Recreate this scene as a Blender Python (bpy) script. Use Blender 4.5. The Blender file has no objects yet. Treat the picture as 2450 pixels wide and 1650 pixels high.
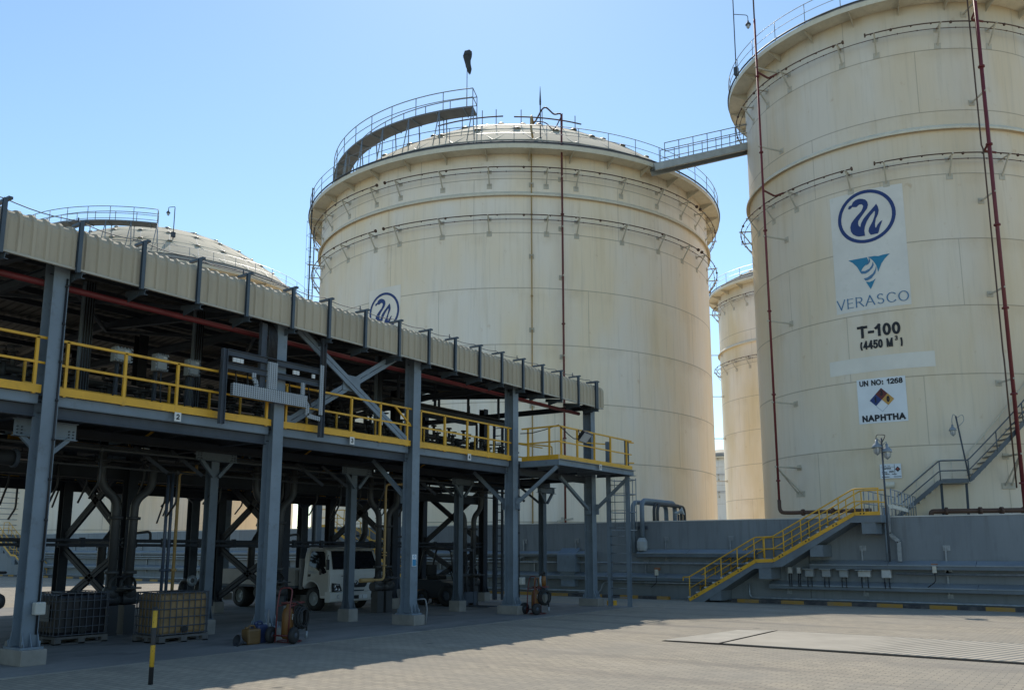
import bpy, bmesh, math, random
from math import sin, cos, pi, radians, atan2, sqrt, degrees
from mathutils import Vector, Matrix, geometry
random.seed(7)
sc = bpy.context.scene
COL = sc.collection
V = Vector

# ---------------------------------------------------------------- camera, sky, sun
PSI = radians(35.27)
cam = bpy.data.cameras.new('camera')
cam.sensor_width = 36.0
cam.lens = 2078 / 2450 * 36
cam.shift_y = 133 / 2450
cam.clip_start = 0.1
cam.clip_end = 3000
cam_o = bpy.data.objects.new('camera', cam)
COL.objects.link(cam_o)
cam_o.location = (0, 0, 1.7)
cam_o.rotation_euler = (radians(90 + 9.75), 0, PSI - pi / 2)
sc.camera = cam_o

SUN_EL, SUN_AZ = 47.2, 37.5          # azimuth counter-clockwise from +X
world = bpy.data.worlds.new('World')
sc.world = world
world.use_nodes = True
wn = world.node_tree
sky = wn.nodes.new('ShaderNodeTexSky')
sky.sky_type = 'NISHITA'
sky.sun_disc = False
sky.sun_elevation = radians(SUN_EL)
sky.sun_rotation = radians(90 - SUN_AZ)
sky.altitude = 0
sky.air_density = 1.0
sky.dust_density = 0.12
sky.ozone_density = 1.0
tint = wn.nodes.new('ShaderNodeMix')
tint.data_type = 'RGBA'
tint.blend_type = 'MULTIPLY'
tint.inputs[0].default_value = 1.0
tint.inputs[7].default_value = (.91, 1.01, 1.0, 1)
wn.links.new(sky.outputs[0], tint.inputs[6])
wn.links.new(tint.outputs[2], wn.nodes['Background'].inputs[0])
wn.nodes['Background'].inputs[1].default_value = 0.15

sun = bpy.data.lights.new('sun', 'SUN')
sun.energy = 3.4
sun.angle = radians(0.53)
sun.color = (1.0, 0.93, 0.82)
sun_o = bpy.data.objects.new('sun', sun)
COL.objects.link(sun_o)
SV = V((cos(radians(SUN_EL)) * cos(radians(SUN_AZ)), cos(radians(SUN_EL)) * sin(radians(SUN_AZ)), sin(radians(SUN_EL))))
sun_o.rotation_euler = SV.to_track_quat('Z', 'Y').to_euler()
sun_o.location = (60, 40, 90)

sc.view_settings.view_transform = 'Standard'
sc.view_settings.look = 'None'
sc.view_settings.gamma = 1
sc.view_settings.use_curve_mapping = False
sc.view_settings.exposure = 0.28
sc.render.engine = 'CYCLES'
sc.cycles.max_bounces = 8
sc.cycles.diffuse_bounces = 6

# ---------------------------------------------------------------- materials
MATS = {}

class NT:
    """small node helper"""
    def __init__(s, m):
        m.use_nodes = True
        s.t = m.node_tree
        s.bsdf = s.t.nodes['Principled BSDF']
    def n(s, kind, **kw):
        nd = s.t.nodes.new(kind)
        for k, v in kw.items():
            if hasattr(nd, k):
                setattr(nd, k, v)
            else:
                nd.inputs[k].default_value = v
        return nd
    def l(s, a, b):
        s.t.links.new(a, b)
    def math(s, op, a, b=None, c=None):
        nd = s.t.nodes.new('ShaderNodeMath')
        nd.operation = op
        for i, x in enumerate((a, b, c)):
            if x is None:
                continue
            if isinstance(x, (int, float)):
                nd.inputs[i].default_value = x
            else:
                s.l(x, nd.inputs[i])
        return nd.outputs[0]
    def mix(s, fac, a, b, mode='MIX'):
        nd = s.t.nodes.new('ShaderNodeMix')
        nd.data_type = 'RGBA'
        nd.blend_type = mode
        for sock, x in ((nd.inputs[0], fac), (nd.inputs[6], a), (nd.inputs[7], b)):
            if isinstance(x, (int, float)):
                sock.default_value = x
            elif isinstance(x, tuple):
                sock.default_value = (*x, 1) if len(x) == 3 else x
            else:
                s.l(x, sock)
        return nd.outputs[2]
    def coord(s, scale=(1, 1, 1), rot=(0, 0, 0)):
        tc = s.t.nodes.new('ShaderNodeTexCoord')
        mp = s.t.nodes.new('ShaderNodeMapping')
        mp.inputs['Scale'].default_value = scale
        mp.inputs['Rotation'].default_value = rot
        s.l(tc.outputs['Object'], mp.inputs['Vector'])
        return mp.outputs[0]
    def noise(s, vec, scale, detail=4, rough=.55):
        nd = s.n('ShaderNodeTexNoise')
        nd.inputs['Scale'].default_value = scale
        nd.inputs['Detail'].default_value = detail
        nd.inputs['Roughness'].default_value = rough
        s.l(vec, nd.inputs['Vector'])
        return nd.outputs['Fac']
    def ramp(s, fac, a, b):
        nd = s.t.nodes.new('ShaderNodeMapRange')
        nd.inputs[1].default_value = a
        nd.inputs[2].default_value = b
        s.l(fac, nd.inputs[0])
        return nd.outputs[0]
    def bump(s, h, strength=.3, dist=.01):
        nd = s.t.nodes.new('ShaderNodeBump')
        nd.inputs['Strength'].default_value = strength
        nd.inputs['Distance'].default_value = dist
        s.l(h, nd.inputs['Height'])
        s.l(nd.outputs[0], s.bsdf.inputs['Normal'])

def M(name, c, rough=.55, metal=0.0, var=.14, scale=2.5, dirt=None, bump=0.0, bscale=25, streak=False, spec=.4):
    """painted / worn surface: base colour with two scales of wear"""
    if name in MATS:
        return MATS[name]
    m = bpy.data.materials.new(name)
    t = NT(m)
    vec = t.coord((1, 1, .12) if streak else (1, 1, 1))
    f1 = t.noise(vec, scale, 5)
    lo = tuple(x * (1 - var) for x in c)
    hi = tuple(min(1, x * (1 + var)) for x in c)
    col = t.mix(t.ramp(f1, .3, .7), lo, hi)
    if dirt:
        f2 = t.noise(vec, scale * 2.7 + 1, 6, .65)
        col = t.mix(t.math('MULTIPLY', t.ramp(f2, .55, .75), .55), col, dirt)
    t.l(col, t.bsdf.inputs['Base Color'])
    t.bsdf.inputs['Roughness'].default_value = rough
    t.bsdf.inputs['Metallic'].default_value = metal
    t.bsdf.inputs['Specular IOR Level'].default_value = spec
    if bump:
        t.bump(t.noise(t.coord(), bscale, 5), bump, .01)
    MATS[name] = m
    return m

RUST = (.16, .075, .03)
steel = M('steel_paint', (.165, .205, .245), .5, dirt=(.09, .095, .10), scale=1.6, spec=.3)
steel_dk = M('steel_dark', (.06, .072, .09), .6, dirt=(.035, .035, .035), spec=.25)  # dark steel, toned down further to carry the gantry interior's shade
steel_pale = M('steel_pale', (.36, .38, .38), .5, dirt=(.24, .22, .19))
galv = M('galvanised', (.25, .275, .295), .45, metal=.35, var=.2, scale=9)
steel_shade = M('steel_deep_shade', (.028, .032, .04), .6, dirt=(.02, .02, .02), spec=.2)  # gantry steel at the rear, with deep shade put into its colour
steel_half_shade = M('steel_half_shade', (.085, .105, .125), .55, dirt=(.05, .05, .05))  # gantry steel darkened so the inner columns carry painted shade
stair_steel = M('stair_steel', (.085, .098, .112), .5, dirt=(.06, .06, .06))
yellow = M('yellow_paint', (.66, .355, .03), .5, dirt=(.32, .17, .04), var=.12)
red = M('red_paint', (.15, .024, .028), .5, dirt=(.12, .03, .025))
redrust = M('red_pipe_weathered', (.13, .035, .03), .6, dirt=(.10, .055, .035), scale=3)
pipe_dk = M('pipe_dark', (.045, .046, .048), .5, dirt=(.06, .05, .04))
pipe_br = M('pipe_brown', (.085, .045, .03), .6, dirt=(.05, .03, .02))
ypipe = M('yellow_pipe_weathered', (.38, .25, .10), .6, dirt=(.25, .15, .07))
concrete = M('concrete', (.24, .225, .20), .85, var=.18, scale=3, dirt=(.17, .15, .13), bump=.3, bscale=30)
black = M('black_rubber', (.018, .018, .018), .7, var=.3)
blackplastic = M('black_plastic', (.014, .015, .018), .45)
white_paint = M('white_paint', (.58, .58, .56), .35, var=.05, dirt=(.5, .48, .44))
glass = M('dark_glass', (.012, .014, .018), .06, var=.1, spec=.7)
chrome = M('chrome', (.55, .55, .56), .15, metal=1.0, var=.05)
lampglass = M('lamp_glass', (.42, .44, .46), .12, var=.1, spec=.7)
orange = M('orange_paint', (.17, .075, .018), .5, dirt=(.2, .08, .03))
redbright = M('red_frame_paint', (.12, .022, .022), .45, dirt=(.18, .04, .03))
ink = M('black_ink', (.012, .013, .018), .6, var=.1)
signwhite = M('sign_white', (.66, .69, .72), .45, var=.06, scale=1.2)
cable = M('cable_black', (.02, .021, .024), .55)
door_shade = M('cab_side_white_shaded', (.40, .385, .35), .35, var=.05)  # door white lowered so its colour carries the side's shade

def tank_material(name, base, base2, course, R, z0=0.0, runs=()):
    m = bpy.data.materials.new(name)
    t = NT(m)
    tc = t.n('ShaderNodeTexCoord')
    sx = t.n('ShaderNodeSeparateXYZ')
    t.l(tc.outputs['Object'], sx.inputs[0])
    ang = t.math('MULTIPLY', t.math('ARCTAN2', sx.outputs[1], sx.outputs[0]), R)
    zz = t.math('DIVIDE', t.math('SUBTRACT', sx.outputs[2], z0), course)
    fr = t.math('FRACT', zz)
    d = t.math('MINIMUM', fr, t.math('SUBTRACT', 1, fr))
    h_line = t.ramp(t.math('MULTIPLY', d, course), .032, .012)
    row = t.math('FLOOR', zz)
    off = t.math('FRACT', t.math('MULTIPLY', row, .382))
    L = 2 * pi * R / max(4, round(2 * pi * R / 8.0))
    va = t.math('FRACT', t.math('ADD', t.math('DIVIDE', ang, L), off))
    vd = t.math('MINIMUM', va, t.math('SUBTRACT', 1, va))
    v_line = t.ramp(t.math('MULTIPLY', vd, L), .026, .010)
    line = t.math('MAXIMUM', h_line, t.math('MULTIPLY', v_line, .7))
    v1 = t.coord((.32, .32, .13))
    n1 = t.noise(v1, 1.0, 3)
    col = t.mix(t.ramp(n1, .36, .64), base, base2)
    n2 = t.noise(t.coord((1.1, 1.1, .10)), 1.3, 6, .65)
    col = t.mix(t.math('MULTIPLY', t.ramp(n2, .54, .80), .26), col, (.47, .33, .13))
    n3 = t.noise(t.coord((2.6, 2.6, .12)), 2.0, 5, .7)
    col = t.mix(t.math('MULTIPLY', t.ramp(n3, .52, .85), .35), col, (.34, .31, .25))
    # dust and rust that gather on the weld ledges, in irregular lengths
    n4 = t.noise(t.coord((.5, .5, .5)), 1.0, 4, .6)
    band = t.ramp(fr, .74, .99)
    col = t.mix(t.math('MULTIPLY', t.math('MULTIPLY', band, t.ramp(n4, .48, .70)), .34), col, (.40, .27, .12))
    n5 = t.noise(t.coord((.9, .9, .7)), 2.2, 5, .6)
    col = t.mix(t.math('MULTIPLY', t.ramp(n5, .66, .76), .35), col, (.40, .22, .07))
    fine = t.noise(t.coord((5.0, 5.0, .16)), 1.0, 5, .7)
    for zr in runs:
        win = t.math('MULTIPLY', t.ramp(sx.outputs[2], zr + .15, zr - .25), t.ramp(sx.outputs[2], zr - 3.2, zr - .4))
        col = t.mix(t.math('MULTIPLY', t.math('MULTIPLY', win, t.ramp(fine, .58, .78)), .32), col, (.36, .21, .085))
    col = t.mix(t.math('MULTIPLY', line, .55), col, (.16, .13, .09))
    t.l(col, t.bsdf.inputs['Base Color'])
    t.bsdf.inputs['Roughness'].default_value = .55
    t.bsdf.inputs['Specular IOR Level'].default_value = .3
    bn = t.math('ADD', t.math('MULTIPLY', line, .5), t.math('MULTIPLY', t.noise(t.coord((.7, .7, .7)), 1.0, 2), 1.6))
    t.bump(bn, .25, .03)
    return m

trim = M('tank_trim', (.64, .59, .47), .55, dirt=(.42, .34, .23), var=.08)
domepaint = M('dome_paint', (.58, .50, .36), .85, var=.07, scale=.6, dirt=(.5, .43, .3))
brkt = M('bracket_paint', (.46, .42, .34), .6, dirt=(.3, .22, .14))

# ---------------------------------------------------------------- mesh builder
class MB:
    def __init__(s):
        s.v, s.f, s.sm = [], [], []
    def add(s, vs, fs, smooth=False):
        o = len(s.v)
        s.v += [tuple(p) for p in vs]
        s.f += [tuple(i + o for i in f) for f in fs]
        s.sm += [smooth] * len(fs)
        return s
    def box(s, x0, x1, y0, y1, z0, z1):
        return s.add([(x0, y0, z0), (x1, y0, z0), (x1, y1, z0), (x0, y1, z0), (x0, y0, z1), (x1, y0, z1), (x1, y1, z1), (x0, y1, z1)],
                     [(0, 3, 2, 1), (4, 5, 6, 7), (0, 1, 5, 4), (1, 2, 6, 5), (2, 3, 7, 6), (3, 0, 4, 7)])
    def frame(s, a, b, up=(0, 0, 1)):
        d = (V(b) - V(a)).normalized()
        u = V(up)
        if abs(d.dot(u)) > .98:
            u = V((1, 0, 0)) if abs(d.x) < .9 else V((0, 1, 0))
        side = d.cross(u).normalized()
        return d, side, side.cross(d).normalized()
    def bar(s, a, b, w, h=None, up=(0, 0, 1)):
        h = h or w
        d, sd, u = s.frame(a, b, up)
        a, b = V(a), V(b)
        P = [a - sd * w / 2 - u * h / 2, a + sd * w / 2 - u * h / 2, a + sd * w / 2 + u * h / 2, a - sd * w / 2 + u * h / 2]
        Q = [p + (b - a) for p in P]
        return s.add(P + Q, [(0, 3, 2, 1), (4, 5, 6, 7), (0, 1, 5, 4), (1, 2, 6, 5), (2, 3, 7, 6), (3, 0, 4, 7)])
    def sec(s, a, b, poly, up=(0, 0, 1)):
        """extrude a 2-D polygon (side, up) from a to b"""
        d, sd, u = s.frame(a, b, up)
        a, b = V(a), V(b)
        n = len(poly)
        P = [a + sd * x + u * y for x, y in poly]
        Q = [p + (b - a) for p in P]
        return s.add(P + Q, [tuple(range(n))[::-1], tuple(range(n, 2 * n))] + [(i, (i + 1) % n, n + (i + 1) % n, n + i) for i in range(n)])
    def H(s, a, b, w, d, t=.016, up=(0, 0, 1)):
        """H section: flanges of width w, depth d along up"""
        x, y, k = w / 2, d / 2, t / 2
        return s.sec(a, b, [(-x, -y), (x, -y), (x, -y + t), (k, -y + t), (k, y - t), (x, y - t), (x, y), (-x, y), (-x, y - t), (-k, y - t), (-k, -y + t), (-x, -y + t)], up)
    def C(s, a, b, w, d, t=.012, up=(0, 0, 1)):
        y = d / 2
        return s.sec(a, b, [(0, -y), (w, -y), (w, -y + t), (t, -y + t), (t, y - t), (w, y - t), (w, y), (0, y)], up)
    def tube(s, pts, r, n=8, closed=False, caps=True):
        pts = [V(p) for p in pts]
        N = len(pts)
        rings = []
        prev = None
        for i, p in enumerate(pts):
            if closed:
                d = (pts[(i + 1) % N] - pts[i - 1]).normalized()
            else:
                d = (pts[min(i + 1, N - 1)] - pts[max(i - 1, 0)]).normalized()
            if prev is None:
                u = V((0, 0, 1)) if abs(d.z) < .9 else V((1, 0, 0))
            else:
                u = prev
            sd = d.cross(u)
            if sd.length < 1e-4:
                sd = d.orthogonal()
            sd.normalize()
            u = sd.cross(d).normalized()
            prev = u
            rr = r[i] if isinstance(r, (list, tuple)) else r
            k = 1.0
            if not closed and 0 < i < N - 1:
                c = (pts[i + 1] - p).normalized().dot((p - pts[i - 1]).normalized())
                k = min(1.6, 1 / max(.4, sqrt((1 + c) / 2)))
            rings.append([p + (sd * cos(2 * pi * j / n) + u * sin(2 * pi * j / n)) * rr * (1 if k < 1.02 else 1) for j in range(n)])
        vs = [q for rg in rings for q in rg]
        fs = []
        for i in range(N if closed else N - 1):
            a, b = i * n, ((i + 1) % N) * n
            fs += [(a + j, a + (j + 1) % n, b + (j + 1) % n, b + j) for j in range(n)]
        s.add(vs, fs, True)
        if caps and not closed:
            o = len(s.v) - len(vs)
            s.f += [tuple(o + j for j in range(n))[::-1], tuple(o + (N - 1) * n + j for j in range(n))]
            s.sm += [False, False]
        return s
    def cyl(s, a, b, r, n=12, r2=None):
        return s.tube([a, b], [r, r if r2 is None else r2], n)
    def lathe(s, prof, n=32, a0=0, a1=360, c=(0, 0, 0), smooth=True, axis='Z'):
        full = abs(a1 - a0) >= 359.9
        m = n if full else n + 1
        vs = []
        for i in range(m):
            a = radians(a0 + (a1 - a0) * i / n)
            for r, z in prof:
                if axis == 'Z':
                    vs.append((c[0] + r * cos(a), c[1] + r * sin(a), c[2] + z))
                elif axis == 'X':
                    vs.append((c[0] + z, c[1] + r * cos(a), c[2] + r * sin(a)))
                else:
                    vs.append((c[0] + r * sin(a), c[1] + z, c[2] + r * cos(a)))
        k = len(prof)
        fs = []
        for i in range(n):
            a, b = i * k, ((i + 1) % m) * k
            fs += [(a + j, b + j, b + j + 1, a + j + 1) for j in range(k - 1)]
        return s.add(vs, fs, smooth)
    def sphere(s, c, r, n=10, sz=1.0):
        return s.lathe([(max(1e-4, r * sin(pi * i / 6)), -r * sz * cos(pi * i / 6)) for i in range(7)], n, c=c)
    def poly3(s, pts3, thick=None):
        return s.add(pts3, [tuple(range(len(pts3)))])
    def build(s, name, mat, parent=None, origin=None, bevel=0, smooth_all=False, label=None):
        me = bpy.data.meshes.new(name)
        o = V(origin) if origin is not None else (parent_origin(parent) if parent else V((0, 0, 0)))
        me.from_pydata([V(p) - o for p in s.v], [], s.f)
        me.validate(verbose=False)
        if len(me.polygons) == len(s.sm):
            me.polygons.foreach_set('use_smooth', [True] * len(s.sm) if smooth_all else s.sm)
        bm = bmesh.new()
        bm.from_mesh(me)
        bmesh.ops.recalc_face_normals(bm, faces=bm.faces)
        bm.to_mesh(me)
        bm.free()
        me.materials.append(mat)
        ob = bpy.data.objects.new(name, me)
        COL.objects.link(ob)
        if parent is not None:
            ob.parent = parent
        else:
            ob.location = o
        if bevel:
            b = ob.modifiers.new('bevel', 'BEVEL')
            b.width = bevel
            b.segments = 2
            b.limit_method = 'ANGLE'
        if label:
            ob['label'] = label
        return ob

def parent_origin(p):
    o = V((0, 0, 0))
    while p is not None:
        o += p.location
        p = p.parent
    return o

def tag(o, label=None, cat=None, group=None, kind=None):
    if label: o['label'] = label
    if cat: o['category'] = cat
    if group: o['group'] = group
    if kind: o['kind'] = kind
    return o

def thing(name, label, cat, loc=(0, 0, 0), group=None):
    o = bpy.data.objects.new(name, None)
    COL.objects.link(o)
    o.location = loc
    return tag(o, label, cat, group)

def solo(mb, name, mat, label, cat, group=None, origin=None, bevel=0):
    if origin is None:
        xs, ys, zs = zip(*mb.v)
        origin = ((min(xs) + max(xs)) / 2, (min(ys) + max(ys)) / 2, min(zs))
    return tag(mb.build(name, mat, None, origin, bevel), label, cat, group)

def copy_tree(o, parent=None):
    c = o.copy()
    COL.objects.link(c)
    c.parent = parent
    for ch in list(o.children):
        copy_tree(ch, c)
    return c

def bend(pts, r=.12, n=4):
    """round the corners of a polyline"""
    pts = [V(p) for p in pts]
    out = [pts[0]]
    for i in range(1, len(pts) - 1):
        a, b, c = pts[i - 1], pts[i], pts[i + 1]
        k = min(r, (a - b).length * .45, (c - b).length * .45)
        p, q = b + (a - b).normalized() * k, b + (c - b).normalized() * k
        for j in range(n + 1):
            t = j / n
            out.append(p * (1 - t) ** 2 + b * 2 * t * (1 - t) + q * t * t)
    out.append(pts[-1])
    return out

# text as flat triangles in a (0..1) box
def text2d(body, bold=0.0):
    cu = bpy.data.curves.new('txt', 'FONT')
    cu.body = body
    cu.size = 1
    cu.offset = bold
    cu.resolution_u = 3
    ob = bpy.data.objects.new('txt', cu)
    COL.objects.link(ob)
    dg = bpy.context.evaluated_depsgraph_get()
    dg.update()
    me = bpy.data.meshes.new_from_object(ob.evaluated_get(dg))
    vs = [(v.co.x, v.co.y) for v in me.vertices]
    fs = [tuple(p.vertices) for p in me.polygons]
    bpy.data.objects.remove(ob)
    bpy.data.curves.remove(cu)
    bpy.data.meshes.remove(me)
    return vs, fs

def put_text(mb, body, s0, s1, z0, z1, fn, bold=0.0, off=0.0):
    vs, fs = text2d(body, bold)
    x0, x1 = min(v[0] for v in vs), max(v[0] for v in vs)
    y0, y1 = min(v[1] for v in vs), max(v[1] for v in vs)
    P = [fn(s0 + (x - x0) / (x1 - x0) * (s1 - s0), z0 + (y - y0) / (y1 - y0) * (z1 - z0), off) for x, y in vs]
    mb.add(P, fs)

def arc(cx, cy, rx, ry, a0, a1, n=14):
    return [(cx + rx * cos(radians(a0 + (a1 - a0) * i / n)), cy + ry * sin(radians(a0 + (a1 - a0) * i / n))) for i in range(n + 1)]
# letter centre-lines: (advance width, strokes) in a box of height 1
GL = {
 'U': (.78, [[(.06, 1), (.06, .36)] + arc(.39, .36, .33, .36, 180, 360) + [(.72, 1)]]),
 'N': (.78, [[(.06, 0), (.06, 1)], [(.06, .98), (.72, .02)], [(.72, 0), (.72, 1)]]),
 'O': (.92, [arc(.46, .5, .42, .5, 0, 360, 28)]),
 'C': (.86, [arc(.48, .5, .42, .5, 42, 318, 24)]),
 ':': (.30, [[(.15, .0), (.15, .14)], [(.15, .56), (.15, .70)]]),
 '1': (.50, [[(.06, .74), (.34, .98)], [(.34, 1), (.34, 0)]]),
 '2': (.62, [arc(.31, .70, .27, .30, 165, -35, 14) + [(.06, .02)], [(.04, .02), (.60, .02)]]),
 '3': (.62, [arc(.29, .745, .25, .255, 150, -85, 14), arc(.29, .27, .28, .27, 85, -155, 16)]),
 '4': (.66, [[(.46, 0), (.46, 1)], [(.46, .98), (.04, .28)], [(.02, .26), (.64, .26)]]),
 '5': (.62, [[(.55, .98), (.14, .98)], [(.14, 1), (.09, .52)], arc(.29, .32, .28, .32, 130, -150, 16)]),
 '6': (.64, [arc(.32, .31, .27, .31, 0, 360, 20), arc(.40, .42, .36, .58, 180, 68, 12)]),
 '8': (.62, [arc(.31, .27, .28, .27, 0, 360, 20), arc(.31, .76, .24, .24, 0, 360, 18)]),
 '0': (.62, [arc(.31, .5, .26, .5, 0, 360, 24)]),
 '-': (.40, [[(.04, .40), (.36, .40)]]),
 'T': (.78, [[(.02, .97), (.76, .97)], [(.39, 1), (.39, 0)]]),
 'A': (.84, [[(.02, 0), (.42, 1)], [(.42, 1), (.82, 0)], [(.18, .33), (.66, .33)]]),
 'P': (.72, [[(.08, 0), (.08, 1)], [(.08, .97), (.40, .97)] + arc(.40, .71, .26, .26, 90, -90, 10) + [(.08, .45)]]),
 'R': (.76, [[(.08, 0), (.08, 1)], [(.08, .97), (.36, .97)] + arc(.38, .73, .24, .24, 90, -90, 10) + [(.08, .49)], [(.34, .49), (.74, 0)]]),
 'H': (.78, [[(.07, 0), (.07, 1)], [(.71, 0), (.71, 1)], [(.07, .52), (.71, .52)]]),
 'M': (.92, [[(.07, 0), (.07, 1)], [(.07, .98), (.46, .02)], [(.46, .02), (.85, .98)], [(.85, 0), (.85, 1)]]),
 'V': (.80, [[(.02, 1), (.40, 0)], [(.40, 0), (.78, 1)]]),
 'E': (.62, [[(.07, 0), (.07, 1)], [(.07, .97), (.58, .97)], [(.07, .52), (.52, .52)], [(.07, .03), (.60, .03)]]),
 'S': (.66, [arc(.33, .745, .25, .255, 40, 235, 14) + arc(.33, .26, .27, .26, 70, -145, 14)]),
 'Y': (.74, [[(.02, 1), (.37, .48)], [(.72, 1), (.37, .48)], [(.37, .5), (.37, 0)]]),
 '(': (.34, [arc(.42, .42, .34, .64, 130, 230, 10)]),
 ')': (.34, [arc(-.08, .42, .34, .64, -50, 50, 10)]),
 ' ': (.34, []),
}
def put_strokes(mb, body, s0, s1, z0, z1, fn, wt=.2, off=0.0, gap=.16, thin=1.0):
    """bold sign-writing: thick strokes along letter centre-lines, fitted to a box"""
    h = z1 - z0
    w = wt * h
    tot = sum(GL[c][0] + gap for c in body) - gap
    k = (s1 - s0 - w) / tot
    hh = h - w
    x = s0 + w / 2
    lift = off
    for c in body:
        adv, strokes = GL[c]
        for st_ in strokes:
            P = [V((x + a * k, z0 + w / 2 + b * hh)) for a, b in st_]
            closed = (P[0] - P[-1]).length < 1e-4 and len(P) > 3
            if closed:
                P = P[:-1]
            n = len(P)
            L, Rr = [], []
            for i in range(n):
                if closed:
                    d = (P[(i + 1) % n] - P[i - 1]).normalized()
                else:
                    d = (P[min(i + 1, n - 1)] - P[max(i - 1, 0)]).normalized()
                nn = V((-d.y, d.x))
                e = V((0, 0))
                if not closed and i in (0, n - 1):
                    e = d * (w * .5) * (-1 if i == 0 else 1)
                ww = w * (thin + (1 - thin) * abs(d.y))
                L.append(P[i] + nn * ww / 2 + e)
                Rr.append(P[i] - nn * ww / 2 + e)
            vs = [fn(p.x, p.y, lift) for p in L] + [fn(p.x, p.y, lift) for p in Rr]
            mb.add(vs, [(i, (i + 1) % n, n + (i + 1) % n, n + i) for i in range(n if closed else n - 1)])
            lift += .0006
        x += (adv + gap) * k

def put_poly(mb, pts, fn, off=0.0):
    tri = geometry.tessellate_polygon([[V((x, y, 0)) for x, y in pts]])
    mb.add([fn(x, y, off) for x, y in pts], [tuple(t) for t in tri])

def put_panel(mb, s0, s1, z0, z1, fn, off=0.0, n=16):
    vs = []
    for i in range(n + 1):
        s = s0 + (s1 - s0) * i / n
        vs += [fn(s, z0, off), fn(s, z1, off)]
    mb.add(vs, [(2 * i, 2 * i + 2, 2 * i + 3, 2 * i + 1) for i in range(n)])

def put_ring(mb, s, z, r0, r1, fn, off=0.0, n=48):
    vs = []
    for i in range(n):
        a = 2 * pi * i / n
        vs += [fn(s + r0 * cos(a), z + r0 * sin(a), off), fn(s + r1 * cos(a), z + r1 * sin(a), off)]
    mb.add(vs, [(2 * i, 2 * i + 1, (2 * i + 3) % (2 * n), (2 * i + 2) % (2 * n)) for i in range(n)])

# ================================================================ GROUND
def paving_material():
    m = bpy.data.materials.new('block_paving')
    t = NT(m)
    v = t.coord((1, 1, 1), (0, 0, pi / 2))
    b = t.n('ShaderNodeTexBrick')
    b.inputs['Scale'].default_value = 1.0
    b.inputs['Brick Width'].default_value = .20
    b.inputs['Row Height'].default_value = .10
    b.inputs['Mortar Size'].default_value = .006
    b.inputs['Mortar Smooth'].default_value = .3
    b.inputs['Bias'].default_value = -.1
    b.inputs['Color1'].default_value = (.42, .362, .27, 1)
    b.inputs['Color2'].default_value = (.315, .28, .215, 1)
    b.inputs['Mortar'].default_value = (.15, .13, .11, 1)
    wob = t.n('ShaderNodeTexNoise')
    wob.inputs['Scale'].default_value = .6
    add = t.n('ShaderNodeVectorMath', operation='MULTIPLY_ADD')
    add.inputs[1].default_value = (.05, .05, 0)
    t.l(v, wob.inputs['Vector'])
    t.l(wob.outputs['Color'], add.inputs[0])
    t.l(v, add.inputs[2])
    t.l(add.outputs[0], b.inputs['Vector'])
    n1 = t.noise(t.coord(), .35, 5)
    n2 = t.noise(t.coord((1, .35, 1)), 1.2, 6, .65)
    n3 = t.noise(t.coord(), 14, 3)
    col = t.mix(t.math('MULTIPLY', t.ramp(n1, .40, .66), .55), b.outputs['Color'], (.27, .25, .21))
    col = t.mix(t.math('MULTIPLY', t.ramp(n2, .54, .75), .5), col, (.47, .41, .33))
    n5 = t.noise(t.coord((2.2, .25, 1)), 1.0, 5, .65)
    col = t.mix(t.math('MULTIPLY', t.ramp(n5, .56, .72), .38), col, (.17, .15, .13))
    # tyre tracks: soft dark bands that sweep along the yard
    wv = t.n('ShaderNodeTexWave', wave_type='BANDS')
    wv.inputs['Scale'].default_value = .16
    wv.inputs['Distortion'].default_value = 5.0
    wv.inputs['Detail'].default_value = 2.0
    wv.inputs['Detail Scale'].default_value = .35
    t.l(t.coord((1, .25, 1)), wv.inputs['Vector'])
    trk = t.math('MULTIPLY', t.ramp(wv.outputs['Fac'], .78, .98), t.ramp(t.noise(t.coord((1, .3, 1)), .5, 4), .42, .62))
    col = t.mix(t.math('MULTIPLY', trk, .38), col, (.15, .135, .12))
    drip = t.n('ShaderNodeTexVoronoi')
    drip.inputs['Scale'].default_value = 1.1
    t.l(t.coord(), drip.inputs['Vector'])
    dm = t.math('MULTIPLY', t.ramp(drip.outputs['Distance'], .10, .04), t.ramp(t.noise(t.coord(), .45, 2), .55, .60))
    col = t.mix(t.math('MULTIPLY', dm, .7), col, (.07, .065, .06))
    n4 = t.noise(t.coord(), 2.3, 2)
    col = t.mix(t.math('MULTIPLY', t.ramp(n4, .70, .76), .6), col, (.13, .12, .11))
    col = t.mix(t.math('MULTIPLY', n3, .25), col, (.20, .18, .155))
    t.l(col, t.bsdf.inputs['Base Color'])
    t.bsdf.inputs['Roughness'].default_value = .9
    t.bsdf.inputs['Specular IOR Level'].default_value = .2
    h = t.math('ADD', t.math('MULTIPLY', b.outputs['Fac'], -1), t.math('MULTIPLY', n3, .5))
    t.bump(h, .35, .012)
    return m

def slab_material():
    m = bpy.data.materials.new('slab_concrete')
    t = NT(m)
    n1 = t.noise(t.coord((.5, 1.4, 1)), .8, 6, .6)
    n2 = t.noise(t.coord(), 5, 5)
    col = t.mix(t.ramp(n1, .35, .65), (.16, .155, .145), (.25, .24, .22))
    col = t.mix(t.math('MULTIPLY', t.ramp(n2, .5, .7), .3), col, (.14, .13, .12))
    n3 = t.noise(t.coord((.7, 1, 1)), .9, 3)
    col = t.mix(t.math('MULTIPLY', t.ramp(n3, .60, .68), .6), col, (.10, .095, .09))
    t.l(col, t.bsdf.inputs['Base Color'])
    t.bsdf.inputs['Roughness'].default_value = .85
    t.bump(n2, .2, .01)
    return m

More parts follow.
